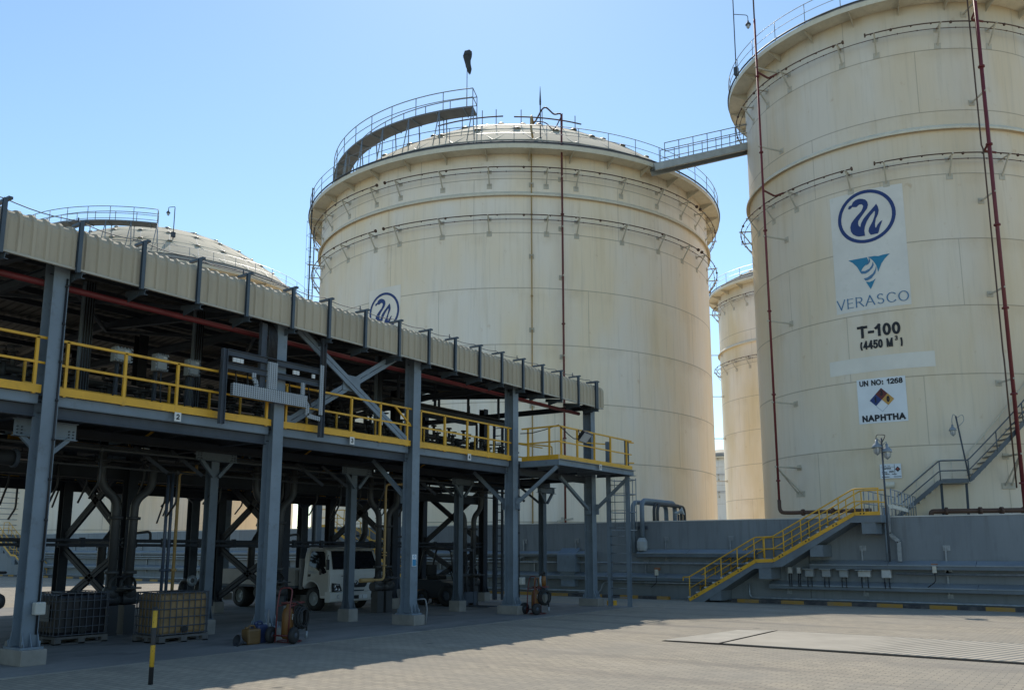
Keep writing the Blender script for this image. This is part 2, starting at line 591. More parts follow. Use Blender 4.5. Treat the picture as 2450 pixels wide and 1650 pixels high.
mb = MB()
mb.add([(-150, -300, 0), (420, -300, 0), (420, 330, 0), (-150, 330, 0)], [(0, 1, 2, 3)])
tag(mb.build('ground', paving_material()), kind='structure')
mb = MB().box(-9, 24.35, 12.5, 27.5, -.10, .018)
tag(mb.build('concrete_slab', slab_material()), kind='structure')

bfm = bpy.data.materials.new('bund_floor_bounce')
t = NT(bfm)
col = t.mix(t.noise(t.coord(), .4, 6, .6), (.52, .42, .27), (.68, .56, .37))
t.l(col, t.bsdf.inputs['Base Color'])
t.bsdf.inputs['Roughness'].default_value = .95
t.bump(t.noise(t.coord(), 3, 5), .4, .03)
tag(MB().box(29.2, 130, -60, 110, -.1, .02).build('bund_bounce_floor', bfm), kind='structure')  # unseen floor added, coloured pale and warm to bounce light onto the tanks

# kerb with yellow and black bands
km = bpy.data.materials.new('kerb_bands')
t = NT(km)
tc = t.n('ShaderNodeTexCoord')
sx = t.n('ShaderNodeSeparateXYZ')
t.l(tc.outputs['Object'], sx.inputs[0])
st = t.math('LESS_THAN', t.math('FRACT', t.math('DIVIDE', t.math('ADD', sx.outputs[1], 200 + .05), 1.46)), .5)
kc = t.mix(st, (.035, .035, .04), (.34, .19, .035))
kc = t.mix(t.math('MULTIPLY', t.ramp(t.noise(t.coord(), 4, 6, .7), .45, .75), .65), kc, (.19, .17, .15))
t.l(kc, t.bsdf.inputs['Base Color'])
t.bsdf.inputs['Roughness'].default_value = .8
mb = MB().box(28.35, 28.52, -30, 11.1, -.05, .11)
mb.box(28.35, 28.52, 13.4, 70, -.05, .11)
tag(mb.build('kerb', km, origin=(28.4, 0, 0)), kind='structure')

# weighbridge set flush in the paving
wm = bpy.data.materials.new('weighbridge_plate')
t = NT(wm)
tc = t.n('ShaderNodeTexCoord')
sx = t.n('ShaderNodeSeparateXYZ')
t.l(tc.outputs['Object'], sx.inputs[0])
ribs = t.math('SINE', t.math('MULTIPLY', t.math('ADD', sx.outputs[1], t.math('MULTIPLY', sx.outputs[0], .35)), 2 * pi / .17))
mask = t.ramp(sx.outputs[1], 4.4, 3.6)
n1 = t.noise(t.coord(), 1.2, 5)
col = t.mix(t.ramp(n1, .35, .65), (.30, .268, .21), (.37, .33, .262))
col = t.mix(t.math('MULTIPLY', t.ramp(t.noise(t.coord((1, .3, 1)), 3, 6), .55, .75), .5), col, (.24, .22, .18))
t.l(col, t.bsdf.inputs['Base Color'])
t.bsdf.inputs['Roughness'].default_value = .75
t.bump(t.math('MULTIPLY', ribs, mask), .9, .02)
root = thing('weighbridge', 'pale concrete weighbridge deck set flush into the block paving', 'weighbridge', (17.2, 0, 0))
MB().box(15.72, 18.80, -16, 6.36, -.05, .016).build('deck', wm, root, origin=(17.2, 0, 0))
gap = M('gap_dark', (.010, .010, .010), .9, spec=.05)
MB().box(15.52, 15.72, -16, 7.5, -.05, .006).build('edge_gap', gap, root)
MB().box(18.80, 18.93, -16, 6.45, -.05, .006).build('edge_gap', gap, root)
MB().box(15.72, 18.80, 6.36, 6.45, -.05, .006).build('edge_gap', gap, root)
mb = MB()
mb.add([(15.72, 6.45, .014), (18.87, 6.45, .014), (18.5, 7.15, .010), (15.65, 7.55, .010)], [(0, 1, 2, 3)])
mb.build('approach_ramp', M('ramp_concrete', (.40, .365, .30), .9, scale=2, dirt=(.30, .27, .22), bump=.2), root)

# ================================================================ BUND WALL
bw = bpy.data.materials.new('bund_wall_paint')
t = NT(bw)
tc = t.n('ShaderNodeTexCoord')
sx = t.n('ShaderNodeSeparateXYZ')
t.l(tc.outputs['Object'], sx.inputs[0])
f = t.math('FRACT', t.math('DIVIDE', t.math('ADD', sx.outputs[1], 300 - 4.15 + 7.25 / 2), 7.25))
jl = t.ramp(t.math('ABSOLUTE', t.math('SUBTRACT', f, .5)), .0040, .0018)
n1 = t.noise(t.coord((1, .6, .25)), 1.0, 5, .6)
n2 = t.noise(t.coord((1, 2.5, .3)), 2.0, 6, .65)
col = t.mix(t.ramp(n1, .35, .65), (.16, .180, .195), (.20, .223, .238))
col = t.mix(t.math('MULTIPLY', t.ramp(n2, .52, .74), .55), col, (.10, .115, .13))
n6 = t.noise(t.coord((1, 4.5, .22)), 1.5, 5, .7)
top = t.ramp(sx.outputs[2], 1.2, 2.75)
col = t.mix(t.math('MULTIPLY', t.math('MULTIPLY', t.ramp(n6, .52, .68), top), .5), col, (.11, .11, .105))
col = t.mix(t.math('MULTIPLY', t.ramp(t.noise(t.coord((1, .8, .8)), 1.7, 3), .63, .72), .35), col, (.20, .23, .25))
col = t.mix(t.math('MULTIPLY', jl, .6), col, (.07, .08, .09))
t.l(col, t.bsdf.inputs['Base Color'])
t.bsdf.inputs['Roughness'].default_value = .7
t.bump(t.math('ADD', t.math('MULTIPLY', jl, -1.0), t.math('MULTIPLY', n2, .3)), .4, .02)
wall = thing('bund_wall', 'long blue-grey concrete bund wall with pale coping in front of the tanks', 'wall', (28.9, 10, 0))
MB().box(28.9, 29.2, -60, 110, 0, 2.70).build('wall', bw, wall, origin=(28.9, 0, 0)).location = (0, -10, 0)
MB().box(28.885, 29.215, -60, 110, 2.70, 2.735).build('coping', M('coping', (.50, .50, .47), .8, scale=3), wall)

def trunking(label, y0, y1, z0, z1, depth=.30):
    root = thing('cable_trunking', label, 'cable trunking', (28.75, (y0 + y1) / 2, z0), 'cable trunkings along the bund wall')
    zt = z0 + (z1 - z0) * .52
    mb = MB()
    # box with a lid that slopes to the front
    mb.add([(28.56, y0, z0), (28.86, y0, z0), (28.86, y0, z1), (28.56, y0, zt), (28.56, y1, z0), (28.86, y1, z0), (28.86, y1, z1), (28.56, y1, zt)],
           [(0, 1, 2, 3), (4, 7, 6, 5), (0, 3, 7, 4), (0, 4, 5, 1), (1, 5, 6, 2)])
    mb.build('trough', M('trunk_side', (.115, .14, .16), .5, dirt=(.07, .08, .09), var=.2, scale=1.2), root)
    mb = MB()
    y = y0
    while y < y1 - .05:
        e = min(y + 2.4, y1)
        a, b = y + .006, e - .006
        mb.add([(28.54, a, zt + .004), (28.868, a, z1 + .006), (28.868, b, z1 + .006), (28.54, b, zt + .004),
                (28.54, a, zt - .03), (28.54, b, zt - .03)], [(0, 1, 2, 3), (0, 3, 5, 4)])
        y = e
    mb.build('lid', M('trunk_lid', (.22, .25, .275), .5, metal=.1, dirt=(.15, .17, .18), var=.15, scale=.8), root)
    y = y0 + .9
    while y < y1:
        m2 = MB().C((28.885, y, z0 - .16), (28.885, y, z1 + .42), .05, .09)
        m2.box(28.875, 28.893, y - .10, y + .10, z1 + .30, z1 + .46)
        m2.box(28.875, 28.893, y - .08, y + .08, z0 - .18, z0 - .06)
        m2.build('support', galv, root)
        y += 2.38 if int(y * 10) % 2 else 1.21 + 1.2
    return root
trunking('upper cable trunking with sloped lid right of the yellow stair', -25, 8.55, 1.12, 1.38)
trunking('lower cable trunking with sloped lid right of the yellow stair', -25, 9.9, .47, .72)
trunking('upper wide grey trunking left of the yellow stair', 10.35, 14.7, 1.46, 1.72)
trunking('lower grey trunking left of the yellow stair behind the gantry', 11.2, 60, .62, .88)
trunking('upper grey trunking far left seen under the gantry', 16.5, 60, 1.46, 1.66)

def wpipe(label, pts, r, mat=galv, name='wall_conduit', cat='conduit', group='conduits along the bund wall'):
    return solo(MB().tube(bend(pts, .15), r, 10), name, mat, label, cat, group)
wpipe('thin steel conduit under the junction boxes right of the stair', [(28.66, -25, 1.0), (28.66, 6.0, 1.0)], .032)
wpipe('steel pipe lying low along the kerb right of the stair', [(28.66, -25, .15), (28.66, 10.6, .15), (28.66, 10.6, .62)], .035)
wpipe('steel conduit stepping up under the stair landing', [(28.66, 60, 1.24), (28.66, 10.55, 1.24), (28.66, 10.2, 1.40), (28.66, 9.5, 1.40)], .04)
wpipe('thin conduit below the lower trunking left of the stair', [(28.66, 17.2, .15), (28.66, 16.3, .15), (28.66, 16.1, .56), (28.66, 11.3, .56)], .028)
wpipe('pale pipe running low past the gantry ladder along the kerb', [(28.66, 60, .2), (28.66, 16.6, .2)], .04)
wpipe('steel conduit with a raised bend behind the fire cart', [(28.62, 60, 1.36), (28.62, 19.9, 1.36), (28.62, 19.6, 1.5), (28.62, 18.6, 1.52)], .045)
# hooded duct on the wall near the gantry corner
mb = MB()
mb.add([(28.5, 17.25, .9), (28.88, 17.25, .9), (28.88, 17.25, 1.78), (28.5, 17.25, 1.52), (28.5, 18.05, .9), (28.88, 18.05, .9), (28.88, 18.05, 1.78), (28.5, 18.05, 1.52)],
       [(0, 1, 2, 3), (4, 7, 6, 5), (0, 3, 7, 4), (0, 4, 5, 1), (1, 5, 6, 2), (2, 6, 7, 3)])
mb.box(28.6, 28.88, 17.35, 17.95, .35, .9)
solo(mb, 'duct_cover', steel, 'grey hooded duct cover standing on the bund wall by the corner column', 'duct cover')

# over-wall conduits
for i, (y, top, label) in enumerate([(14.92, 3.44, 'left grey conduit arching over the bund wall beside the gantry ladder'),
                                     (14.55, 3.50, 'middle grey conduit with a boxed foot arching over the bund wall')]):
    root = thing('arched_conduit', label, 'conduit', (28.78, y, 1.7), 'conduits arching over the bund wall')
    MB().tube(bend([(28.78, y, 1.6 if i == 0 else 2.0), (28.78, y, top), (31.6, y, top), (31.6, y, 1.0)], .3, 5), .085, 10).build('pipe', steel, root)
    if i:
        MB().lathe([(.0, -.1), (.17, -.1), (.20, 0), (.20, .22), (.13, .34), (.09, .36)], 8, c=(28.74, y, 1.78), smooth=False).build('foot_box', steel_pale, root)
    MB().box(28.84, 28.9, y - .16, y + .16, 2.45, 2.56).build('clamp', steel_dk, root)
for k, (y, top) in enumerate([(14.42, 3.40), (14.28, 3.36)]):
    solo(MB().tube(bend([(29.5, y, 1.0), (29.5, y, top), (31.9, y, top), (31.9, y, 1.0)], .3, 5), .06, 8), 'arched_conduit', pipe_dk,
         ['dark conduit arching just behind the bund wall, inner one', 'dark conduit arching just behind the bund wall, outer one'][k], 'conduit', 'conduits arching over the bund wall')
# public-address horn
root = thing('horn_speaker', 'small grey horn loudspeaker mounted on top of the bund wall', 'loudspeaker', (29.05, 13.24, 2.735))
MB().bar((29.05, 13.24, 2.735), (29.05, 13.24, 2.95), .06, .04).build('bracket', steel_dk, root)
mb = MB()
a = V((28.95, 13.33, 2.98)); d = V((.1, -.36, .12)).normalized()
mb.tube([a, a + d * .10, a + d * .14, a + d * .24, a + d * .31], [.055, .06, .045, .09, .15], 14)
mb.build('horn', steel_pale, root)

# junction boxes on the wall
def wall_box(y0, y1, z0, z1, hood, label, name='junction_box', pale=False):
    yc = (y0 + y1) / 2
    root = thing(name, label, 'junction box', (28.7, yc, z0), 'electrical boxes on the bund wall')
    bm_ = M('box_pale', (.46, .47, .46), .5) if pale else M('box_grey', (.28, .30, .31), .5, var=.1)
    MB().box(28.62, 28.80, y0, y1, z0, z1).build('box', bm_, root, bevel=.008)
    MB().box(28.605, 28.62, y0 + .015, y1 - .015, z0 + .015, z1 - .015).build('lid', bm_, root, bevel=.005)
    if hood:
        w = .12
        mb = MB()
        mb.add([(28.48, y0 - w * .4, z1 + .03), (28.86, y0 - w, z1 + .075), (28.86, y1 + w, z1 + .075), (28.48, y1 + w * .4, z1 + .03),
                (28.48, y0 - w * .4, z1 + .005), (28.86, y0 - w, z1 + .05), (28.86, y1 + w, z1 + .05), (28.48, y1 + w * .4, z1 + .005)],
               [(0, 1, 2, 3), (4, 7, 6, 5), (0, 3, 7, 4), (0, 4, 5, 1), (1, 5, 6, 2), (2, 6, 7, 3)])
        mb.build('hood', galv, root)
    for k in range(2):
        yy = yc + (k - .5) * (y1 - y0) * .5
        MB().tube(bend([(28.70, yy, z0), (28.68, yy, z0 - .1), (28.60, yy - .02, z0 - .17), (28.53, yy - .04, z0 - .26), (28.53, yy - .05, .55)], .05), .016, 6).build('cable', cable, root)
    return root
wall_box(9.15, 9.28, .96, 1.15, False, 'small pale meter box, leftmost of the row under the stair', 'meter_box', True)
wall_box(8.87, 8.99, .96, 1.15, False, 'small pale meter box, second of the row under the stair', 'meter_box', True)
wall_box(8.47, 8.73, .86, 1.09, True, 'grey junction box under a small hood, next to the two meter boxes')
wall_box(7.94, 8.20, .86, 1.09, True, 'grey junction box under a hood, middle of the three alike')
wall_box(7.41, 7.67, .86, 1.08, True, 'grey junction box under a hood, right of the three alike')
wall_box(6.74, 7.10, .88, 1.07, True, 'wide pale junction box under the broadest hood', pale=True)
wall_box(6.14, 6.41, .86, 1.11, False, 'square pale junction box without a hood, rightmost of the row', pale=True)
for y, z, label, dx in [(4.9, 1.03, 'small white socket outlet with rusty plate under the upper trunking', 0), (13.92, .82, 'cream socket outlet with hanging cable left of the stair', 0)]:
    root = thing('socket_outlet', label, 'socket', (28.6, y, z), 'socket outlets on the bund wall')
    MB().box(28.56, 28.68, y - .09, y + .09, z + .17, z + .27).build('plate', M('rusty_plate', (.28, .13, .07), .7), root)
    MB().box(28.50, 28.60, y - .055, y + .055, z, z + .2).build('socket', M('cream_plastic', (.55, .51, .42), .5), root, bevel=.01)
    MB().tube(bend([(28.52, y, z), (28.52, y - .02, z - .25), (28.55, y + .22, z - .42)], .1), .014, 6).build('cable', cable, root)
# conduits beside the upper stair landing
root = thing('cable_ladder', 'jogged steel cable tray climbing the bund wall at the stair head', 'cable tray', (28.75, 5.9, 1.36))
pts = [(28.72, 5.86, 1.36), (28.72, 5.86, 1.95), (28.72, 6.12, 2.2), (28.72, 6.12, 3.02), (29.3, 6.12, 3.05), (31, 6.0, 2.98)]
for k in range(len(pts) - 1):
    MB().bar(pts[k], pts[k + 1], .12, .06, up=(1, 0, 0)).build('tray', galv, root)
MB().tube([(28.7, 6.22, 1.36), (28.7, 6.22, 3.0)], .03, 8).build('conduit', steel, root)

# ================================================================ STAIRS OVER THE WALL
treadm = M('tread_edge', (.42, .43, .42), .7)
stairconc = M('stair_concrete', (.15, .175, .195), .8, dirt=(.10, .11, .12), scale=2, bump=.2)
def wall_stair(y0, sg, label, xo=27.9, xi=28.9, chev=True):
    """straight stair along the wall; y0 = foot, sg = direction of climb along y"""
    root = thing('wall_stair', label, 'staircase', (xo + .5, y0, 0), 'stairs over the bund wall')
    Y = lambda d: y0 + sg * d
    n1, n2, ri, run = 8, 9, .163, .295
    L1, LD = n1 * run, .62
    z1 = n1 * ri
    L2, z2 = n2 * .283, 2.745
    ri2 = (z2 - z1) / n2
    prof = [(0, 0)]
    tre = []
    for k in range(n1):
        tre.append((k * run, (k + 1) * ri, run))
    for k in range(n2):
        tre.append((L1 + LD + k * .283 - .0, z1 + (k + 1) * ri2, .283))
    top = [(0, 0)]
    for k in range(n1):
        top += [(k * run, (k + 1) * ri), ((k + 1) * run, (k + 1) * ri)]
    top += [(L1 + LD, z1)]
    for k in range(n2):
        top += [(L1 + LD + k * .283, z1 + (k + 1) * ri2), (L1 + LD + (k + 1) * .283, z1 + (k + 1) * ri2)]
    E = L1 + LD + L2 + .78
    top += [(E, z2)]
    bot = [(E, z2 - .22), (L1 + LD + L2 - .1, z2 - .22), (L1 + LD + .25, z1 - .13), (L1 - .05, z1 - .2), (.55, 0)]
    poly = top + bot
    mb = MB()
    tri = geometry.tessellate_polygon([[V((a, b, 0)) for a, b in poly]])
    n = len(poly)
    mb.add([(xo, Y(a), b) for a, b in poly] + [(xi, Y(a), b) for a, b in poly],
           [tuple(q) for q in tri] + [tuple(i + n for i in q)[::-1] for q in tri] + [(i, (i + 1) % n, n + (i + 1) % n, n + i) for i in range(n)])
    mb.build('flight', stairconc, root)
    for a, z, w in tre:
        MB().box(xo - .012, xi, min(Y(a - .02), Y(a + .07)), max(Y(a - .02), Y(a + .07)), z - .035, z + .006).build('tread_nosing', treadm, root)
    for a, z in [(.95, 0), (L1 + .30, 0), (L1 + LD + 1.35, 0), (E - .38, 0)]:
        zt = {0: .42, 1: z1 - .16, 2: z1 + .55, 3: z2 - .2}[[.95, L1 + .30, L1 + LD + 1.35, E - .38].index(a)]
        MB().box(xo + .02, xi, Y(a) - .2, Y(a) + .2, max(0, zt - .36), zt).build('bearer', stairconc, root)
    # yellow railing both sides
    line = [(0.03, 0), (L1 + .02, z1), (L1 + LD - .02, z1 + .02), (L1 + LD + L2 + .02, z2), (E - .02, z2)]
    H_ = .80
    for x, nm in ((xo + .02, 'outer'), (xi - .1, 'inner')):
        mb = MB()
        mb.tube(bend([(x, Y(-.18), H_ + .0)] + [(x, Y(a), z + H_) for a, z in line], .08), .022, 8)
        mb.tube(bend([(x, Y(a), z + .42) for a, z in line], .06), .018, 8)
        mb.tube([(x, Y(-.18), H_), (x, Y(-.18), H_ - .13)], .02, 8)
        def zl(a):
            for (p, q), (r, s) in zip(line, line[1:]):
                if p <= a <= r + 1e-6:
                    return q + (s - q) * (a - p) / (r - p)
            return z2
        for a in [.05, .62, 1.19, 1.76, L1 - .02, L1 + .32, L1 + LD + .05 + .28, L1 + LD + .9, L1 + LD + 1.5, L1 + LD + 2.1, L1 + LD + L2 + .03, E - .05]:
            mb.tube([(x, Y(a), zl(a) + .02), (x, Y(a), zl(a) + H_)], .020, 8)
        mb.build('railing', yellow, root)
    mb = MB()
    for (p, q), (r, s) in zip(line, line[1:]):
        mb.bar((xo - .005, Y(p), q + .05), (xo - .005, Y(r), s + .05), .025, .11)
    mb.build('toe_board', yellow, root)
    if chev:
        mb = MB()
        for (p, q), (r, s) in ((line[0], line[1]), (line[2], line[3]), (line[3], line[4])):
            nn = 3 if r - p > 2 else 1
            for k in range(nn):
                f = (k + .25) / nn
                for dd in (0, .10):
                    a = p + (r - p) * f + dd
                    z = q + (s - q) * (f + dd / (r - p)) + .05
                    mb.add([(xo - .0205, Y(a - .025), z - .032), (xo - .0205, Y(a + .03), z), (xo - .0205, Y(a - .025), z + .032)], [(0, 1, 2)])
        mb.build('chevrons', ink, root)
    return root
wall_stair(12.45, -1, 'grey concrete stair with yellow railings climbing the bund wall below the naphtha tank')
wall_stair(24.4, 1, 'yellow railed stair over the bund wall seen behind the parked truck', chev=False)
wall_stair(56.5, 1, 'far pale stair over the bund wall at the left edge under the gantry', chev=False)

# gangway behind the wall to the tank stair
root = thing('gangway', 'grey railed gangway from the stair head to the naphtha tank', 'gangway', (34, 7, 2.7))
A, B = V((29.2, 6.5, 2.74)), V((39.7, 7.75, 3.05))
d = (B - A).normalized()
sd = V((-d.y, d.x, 0)).normalized()
MB().bar(A, B, .8, .06).build('floor', steel_dk, root)
for s in (-1, 1):
    mb = MB()
    o = sd * .4 * s
    for z in (.42, .85):
        mb.tube([A + o + V((0, 0, z)), B + o + V((0, 0, z))], .02, 6)
    for k in range(9):
        p = A.lerp(B, k / 8) + o
        mb.tube([p, p + V((0, 0, .85))], .02, 6)
    mb.build('railing', galv, root)
mb = MB()
for k in (.3, .65, .98):
    p = A.lerp(B, k)
    mb.H((p.x, p.y, 0), (p.x, p.y, p.z - .03), .14, .14)
mb.build('legs', steel_dk, root)

# lamp posts
def caged_lamp(mb_h, mb_g, p, r=.12):
    x, y, z = p
    mb_h.lathe([(.0, .26), (.04, .26), (.05, .16), (.12, .10), (.155, .03), (.155, 0), (.06, 0)], 12, c=(x, y, z))
    mb_g.lathe([(.085, 0), (.085, -.08), (.06, -.17), (.0, -.20)], 10, c=(x, y, z))
    for k in range(6):
        a = k * pi / 3
        mb_h.tube([(x + .11 * cos(a), y + .11 * sin(a), z), (x + .10 * cos(a), y + .10 * sin(a), z - .14), (x, y, z - .23)], .007, 5, caps=False)
root = thing('lamp_post', 'thin grey lamp post with two caged lamps at the stair head', 'lamp post', (28.3, 6.06, 2.7))
MB().tube([(28.28, 6.06, 1.36), (28.28, 6.06, 5.1)], .03, 8).build('pole', steel_dk, root)
h_, g_ = MB(), MB()
caged_lamp(h_, g_, (28.27, 6.20, 4.80)); caged_lamp(h_, g_, (28.33, 5.93, 4.66))
h_.tube(bend([(28.28, 6.06, 4.95), (28.27, 6.2, 5.12), (28.27, 6.2, 5.02)], .05), .012, 6)
h_.tube(bend([(28.28, 6.06, 4.85), (28.33, 5.93, 5.0), (28.33, 5.93, 4.9)], .05), .012, 6)
h_.build('lamp_housing', galv, root); g_.build('lamp_shade', lampglass, root)
h_ = MB().tube(bend([(28.27, 6.08, 4.9), (28.2, 5.9, 5.18), (28.3, 6.2, 5.22), (28.27, 6.22, 5.05)], .1), .012, 6)
h_.build('cable', cable, root)

# ================================================================ TANKS
FAC = {}
def make_tank(label, c, R, zw, Ro, girders, rings, brk_az, course, dome, group='storage tanks', gaps=(), base=(.76, .685, .585), base2=(.77, .635, .46), ringR=.55, detail=True, wings=30, name='storage_tank', z0=0.05):
    root = thing(name, label, 'storage tank', (c[0], c[1], 0), group)
    fac = degrees(atan2(-c[1], -c[0]))
    P = lambda r, az, z: (c[0] + r * cos(radians(fac + az)), c[1] + r * sin(radians(fac + az)), z)
    zt = zw + .75                           # shell rim above the walkway
    mat = tank_material('shell_' + str(len(bpy.data.materials)), base, base2, course, R, z0, [zr - .7 for zr in rings] + list(girders)[:1])
    prof = [(R, 0)] + [(R, z0 + k * (zt - z0) / 8) for k in range(1, 8)] + [(R, zt), (R - .15, zt)]
    MB().lathe(prof, 144, c=(c[0], c[1], 0)).build('shell', mat, root)
    for g in girders:
        MB().lathe([(R, g + .22), (R + .05, g + .22), (R + .20, g + .05), (R + .20, g - .04), (R + .17, g - .04), (R + .17, g + .0), (R, g + .10)], 144, c=(c[0], c[1], 0), smooth=False).build('wind_girder', trim, root)
    # walkway: floor plate with an outer fascia
    MB().lathe([(R - .02, zw), (Ro, zw + .02), (Ro + .02, zw - .04), (Ro + .035, zw - .04), (Ro + .035, zw + .20), (Ro, zw + .20), (R, zw + .20)], 144, c=(c[0], c[1], 0), smooth=False).build('walkway', trim, root)
    MB().lathe([(R + .02, zw + .24), (R + .10, zw + .36), (R + .10, zt), (R - .3, zt + .12)], 144, c=(c[0], c[1], 0), smooth=False).build('eave_ring', M('eave_grey', (.30, .30, .29), .6), root)
    b0 = None
    for k in range(wings):
        az = 360 / wings * (k + .35)
        if b0 is None:
            m2 = MB()
            m2.add([(R, -.012, zw - .02), (Ro - .04, -.012, zw - .01), (Ro - .04, -.012, zw - .10), (R, -.012, zw - .42),
                    (R, .012, zw - .02), (Ro - .04, .012, zw - .01), (Ro - .04, .012, zw - .10), (R, .012, zw - .42)],
                   [(0, 1, 2, 3), (4, 7, 6, 5), (2, 6, 7, 3), (1, 5, 6, 2)])
            b0 = m2.build('walkway_bracket', brkt, root, origin=(0, 0, 0))
            o = b0
        else:
            o = b0.copy(); COL.objects.link(o); o.parent = root
        o.rotation_euler.z = radians(fac + az)
    # railing
    mb = MB()
    for z, r in ((1.08, .022), (.62, .018)):
        mb.lathe([(Ro + r * cos(a), zw + .2 + z + r * sin(a)) for a in (0, pi / 2, pi, 3 * pi / 2, 2 * pi)], 144, c=(c[0], c[1], 0))
    npst = int(2 * pi * Ro / 1.75)
    for k in range(npst):
        p = P(Ro, 360 / npst * k, 0)
        mb.tube([(p[0], p[1], zw + .1), (p[0], p[1], zw + 1.28)], .02, 5)
    mb.build('railing', galv, root)
    # foam line on the walkway edge
    mb = MB().lathe([(Ro + .06 + .045 * cos(a), zw + .28 + .045 * sin(a)) for a in [i * pi / 3 for i in range(7)]], 144, c=(c[0], c[1], 0))
    mb.build('foam_line', steel_dk, root)
    # dome
    n = 6
    Rd = R - .05
    zd = lambda r: zt + .1 + dome * (1 - (r / Rd) ** 2)
    MB().lathe([(Rd * k / 12 if k else .001, zd(Rd * k / 12)) for k in range(13)], 96, c=(c[0], c[1], 0)).build('dome_roof', domepaint, root)
    if detail:
        nodes, seam = {}, MB()
        for k in range(n + 1):
            m_ = 6 * k if k else 1
            for j in range(m_):
                r = Rd * k / n
                a = 2 * pi * j / m_
                nodes[k, j] = V((c[0] + r * cos(a), c[1] + r * sin(a), zd(r) + .015))
        def link(a, b):
            seam.bar(a, b, .07, .035)
        for k in range(1, n + 1):
            m_ = 6 * k
            for j in range(m_):
                link(nodes[k, j], nodes[k, (j + 1) % m_])
                s6, r6 = divmod(j, k)
                if k == 1:
                    link(nodes[1, j], nodes[0, 0])
                else:
                    link(nodes[k, j], nodes[k - 1, (s6 * (k - 1) + min(r6, k - 1)) % (6 * (k - 1))])
                    if r6:
                        link(nodes[k, j], nodes[k - 1, s6 * (k - 1) + r6 - 1])
        seam.build('dome_seams', M('seam_grey', (.48, .45, .37), .6), root)
        hub = MB()
        for (k, j), p in nodes.items():
            if k < n:
                hub.lathe([(.001, .05), (.17, .045), (.22, 0)], 10, c=tuple(p))
        hub.build('dome_hubs', M('hub_grey', (.30, .30, .29), .5), root)
    # fire-water rings
    for zi, zr in enumerate(rings):
        mb = MB()
        segs = []
        a = -180.0
        for g0, g1 in sorted(gaps):
            segs.append((a, g0)); a = g1
        segs.append((a, 180.0))
        for a0, a1 in segs:
            m_ = max(3, int((a1 - a0) / 2.5))
            pts = [P(R + ringR, a0 + (a1 - a0) * i / m_, zr) for i in range(m_ + 1)]
            mb.tube(pts, .028, 6)
            for e in (0, -1):
                if abs(a0 if e == 0 else a1) < 179:
                    p = V(pts[e]); q = V(pts[1 if e == 0 else -2])
                    dd = (p - q).normalized()
                    mb.cyl(p - dd * .03, p + dd * .03, .095, 10)
        m_ = 144
        mb.tube([P(R + ringR - .17, -180 + 360 * i / m_, zr - .20) for i in range(m_)], .017, 6, closed=True)
        for k in range(60 if detail else 0):
            az = -180 + 6 * k + 2.2
            if any(g0 < az < g1 for g0, g1 in gaps):
                continue
            p = P(R + ringR, az, zr)
            mb.sphere((p[0], p[1], p[2] - .03), .045 if k % 3 else .07, 6)
            q = P(R + ringR - .17, az + 2, zr - .2)
            mb.sphere((q[0], q[1], q[2]), .036, 6)
        ring = mb.build('spray_ring', pipe_br, root)
        b0 = None
        for az in brk_az:
            if b0 is None:
                m2 = MB()
                m2.bar((R - .01, 0, zr - .06), (R + ringR + .12, 0, zr - .045), .055, .05)
                m2.bar((R - .01, 0, zr - .86), (R + ringR - .02, 0, zr - .06), .06, .05)
                m2.box(R - .01, R + .018, -.14, .14, zr - 1.0, zr - .72)
                m2.box(R - .01, R + .018, -.12, .12, zr - .16, zr + .04)
                b0 = m2.build('ring_bracket', brkt, ring, origin=(0, 0, 0))
                o = b0
            else:
                o = b0.copy(); COL.objects.link(o); o.parent = ring
            o.rotation_euler.z = radians(fac + az)
    return root, P, fac

R1, R2 = 12.88, 7.6
C1, C2 = (46.524, 32.730), (48.035, 8.644)
C3 = (79.5 * cos(radians(58.0)), 79.5 * sin(radians(58.0)))
C4 = (85.5 * cos(radians(16.4)), 85.5 * sin(radians(16.4)))
BZ1 = [-170, -158, -146, -134, -122, -110, -98, -87, -78, -69, -59.1, -48.4, -37.1, -29.3, -17.5, -5.9, 7.7, 15.1, 27.3, 39.1, 49.5, 58.5, 70, 81, 93, 105, 117, 129, 141, 153, 165]
BZ2 = [-160, -140, -120, -104, -90, -76, -62, -49, -36.1, -14.5, -2.8, 17, 35, 53, 71, 89, 108, 126, 144]
T1, P1, fac1 = make_tank('big cream storage tank in the middle with the raised curved platform and windsock', C1, R1, 22.78, R1 * 1.062, [20.4], [21.8, 19.12], BZ1, 3.045, 5.6, gaps=[(-34.9, -32.4), (54.0, 56.2), (-101, -98)], wings=36,
                         base=(.82, .745, .65), base2=(.83, .69, .50))
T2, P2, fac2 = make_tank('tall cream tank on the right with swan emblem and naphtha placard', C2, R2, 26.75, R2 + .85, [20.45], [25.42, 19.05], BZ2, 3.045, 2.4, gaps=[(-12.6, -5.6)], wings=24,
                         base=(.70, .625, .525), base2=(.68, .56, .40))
T3, P3, fac3 = make_tank('domed cream tank showing above the gantry roof on the left', C3, 12.0, 22.78, 12.75, [20.4], [21.8, 19.12], BZ1[::2], 3.045, 5.4, gaps=[(-34, -31)], wings=32)
T4, P4, fac4 = make_tank('narrow cream tank glimpsed in the gap behind the two near tanks', C4, R2, 25.75, R2 + .85, [20.2], [24.6, 18.8], BZ2, 3.045, 2.2, wings=24, gaps=[(-12, -6)], base2=(.66, .55, .36))
# a paler small tank far away in the same gap
d5 = 150
C5 = (d5 * cos(radians(21.4)), d5 * sin(radians(21.4)))
make_tank('small pale tank far away in the gap beyond the narrow tank', C5, 5.0, 16.5, 5.6, [], [13.8, 11.0], BZ2[::3], 3.0, 1.0, detail=False, wings=16, base=(.72, .72, .70), base2=(.68, .68, .66))

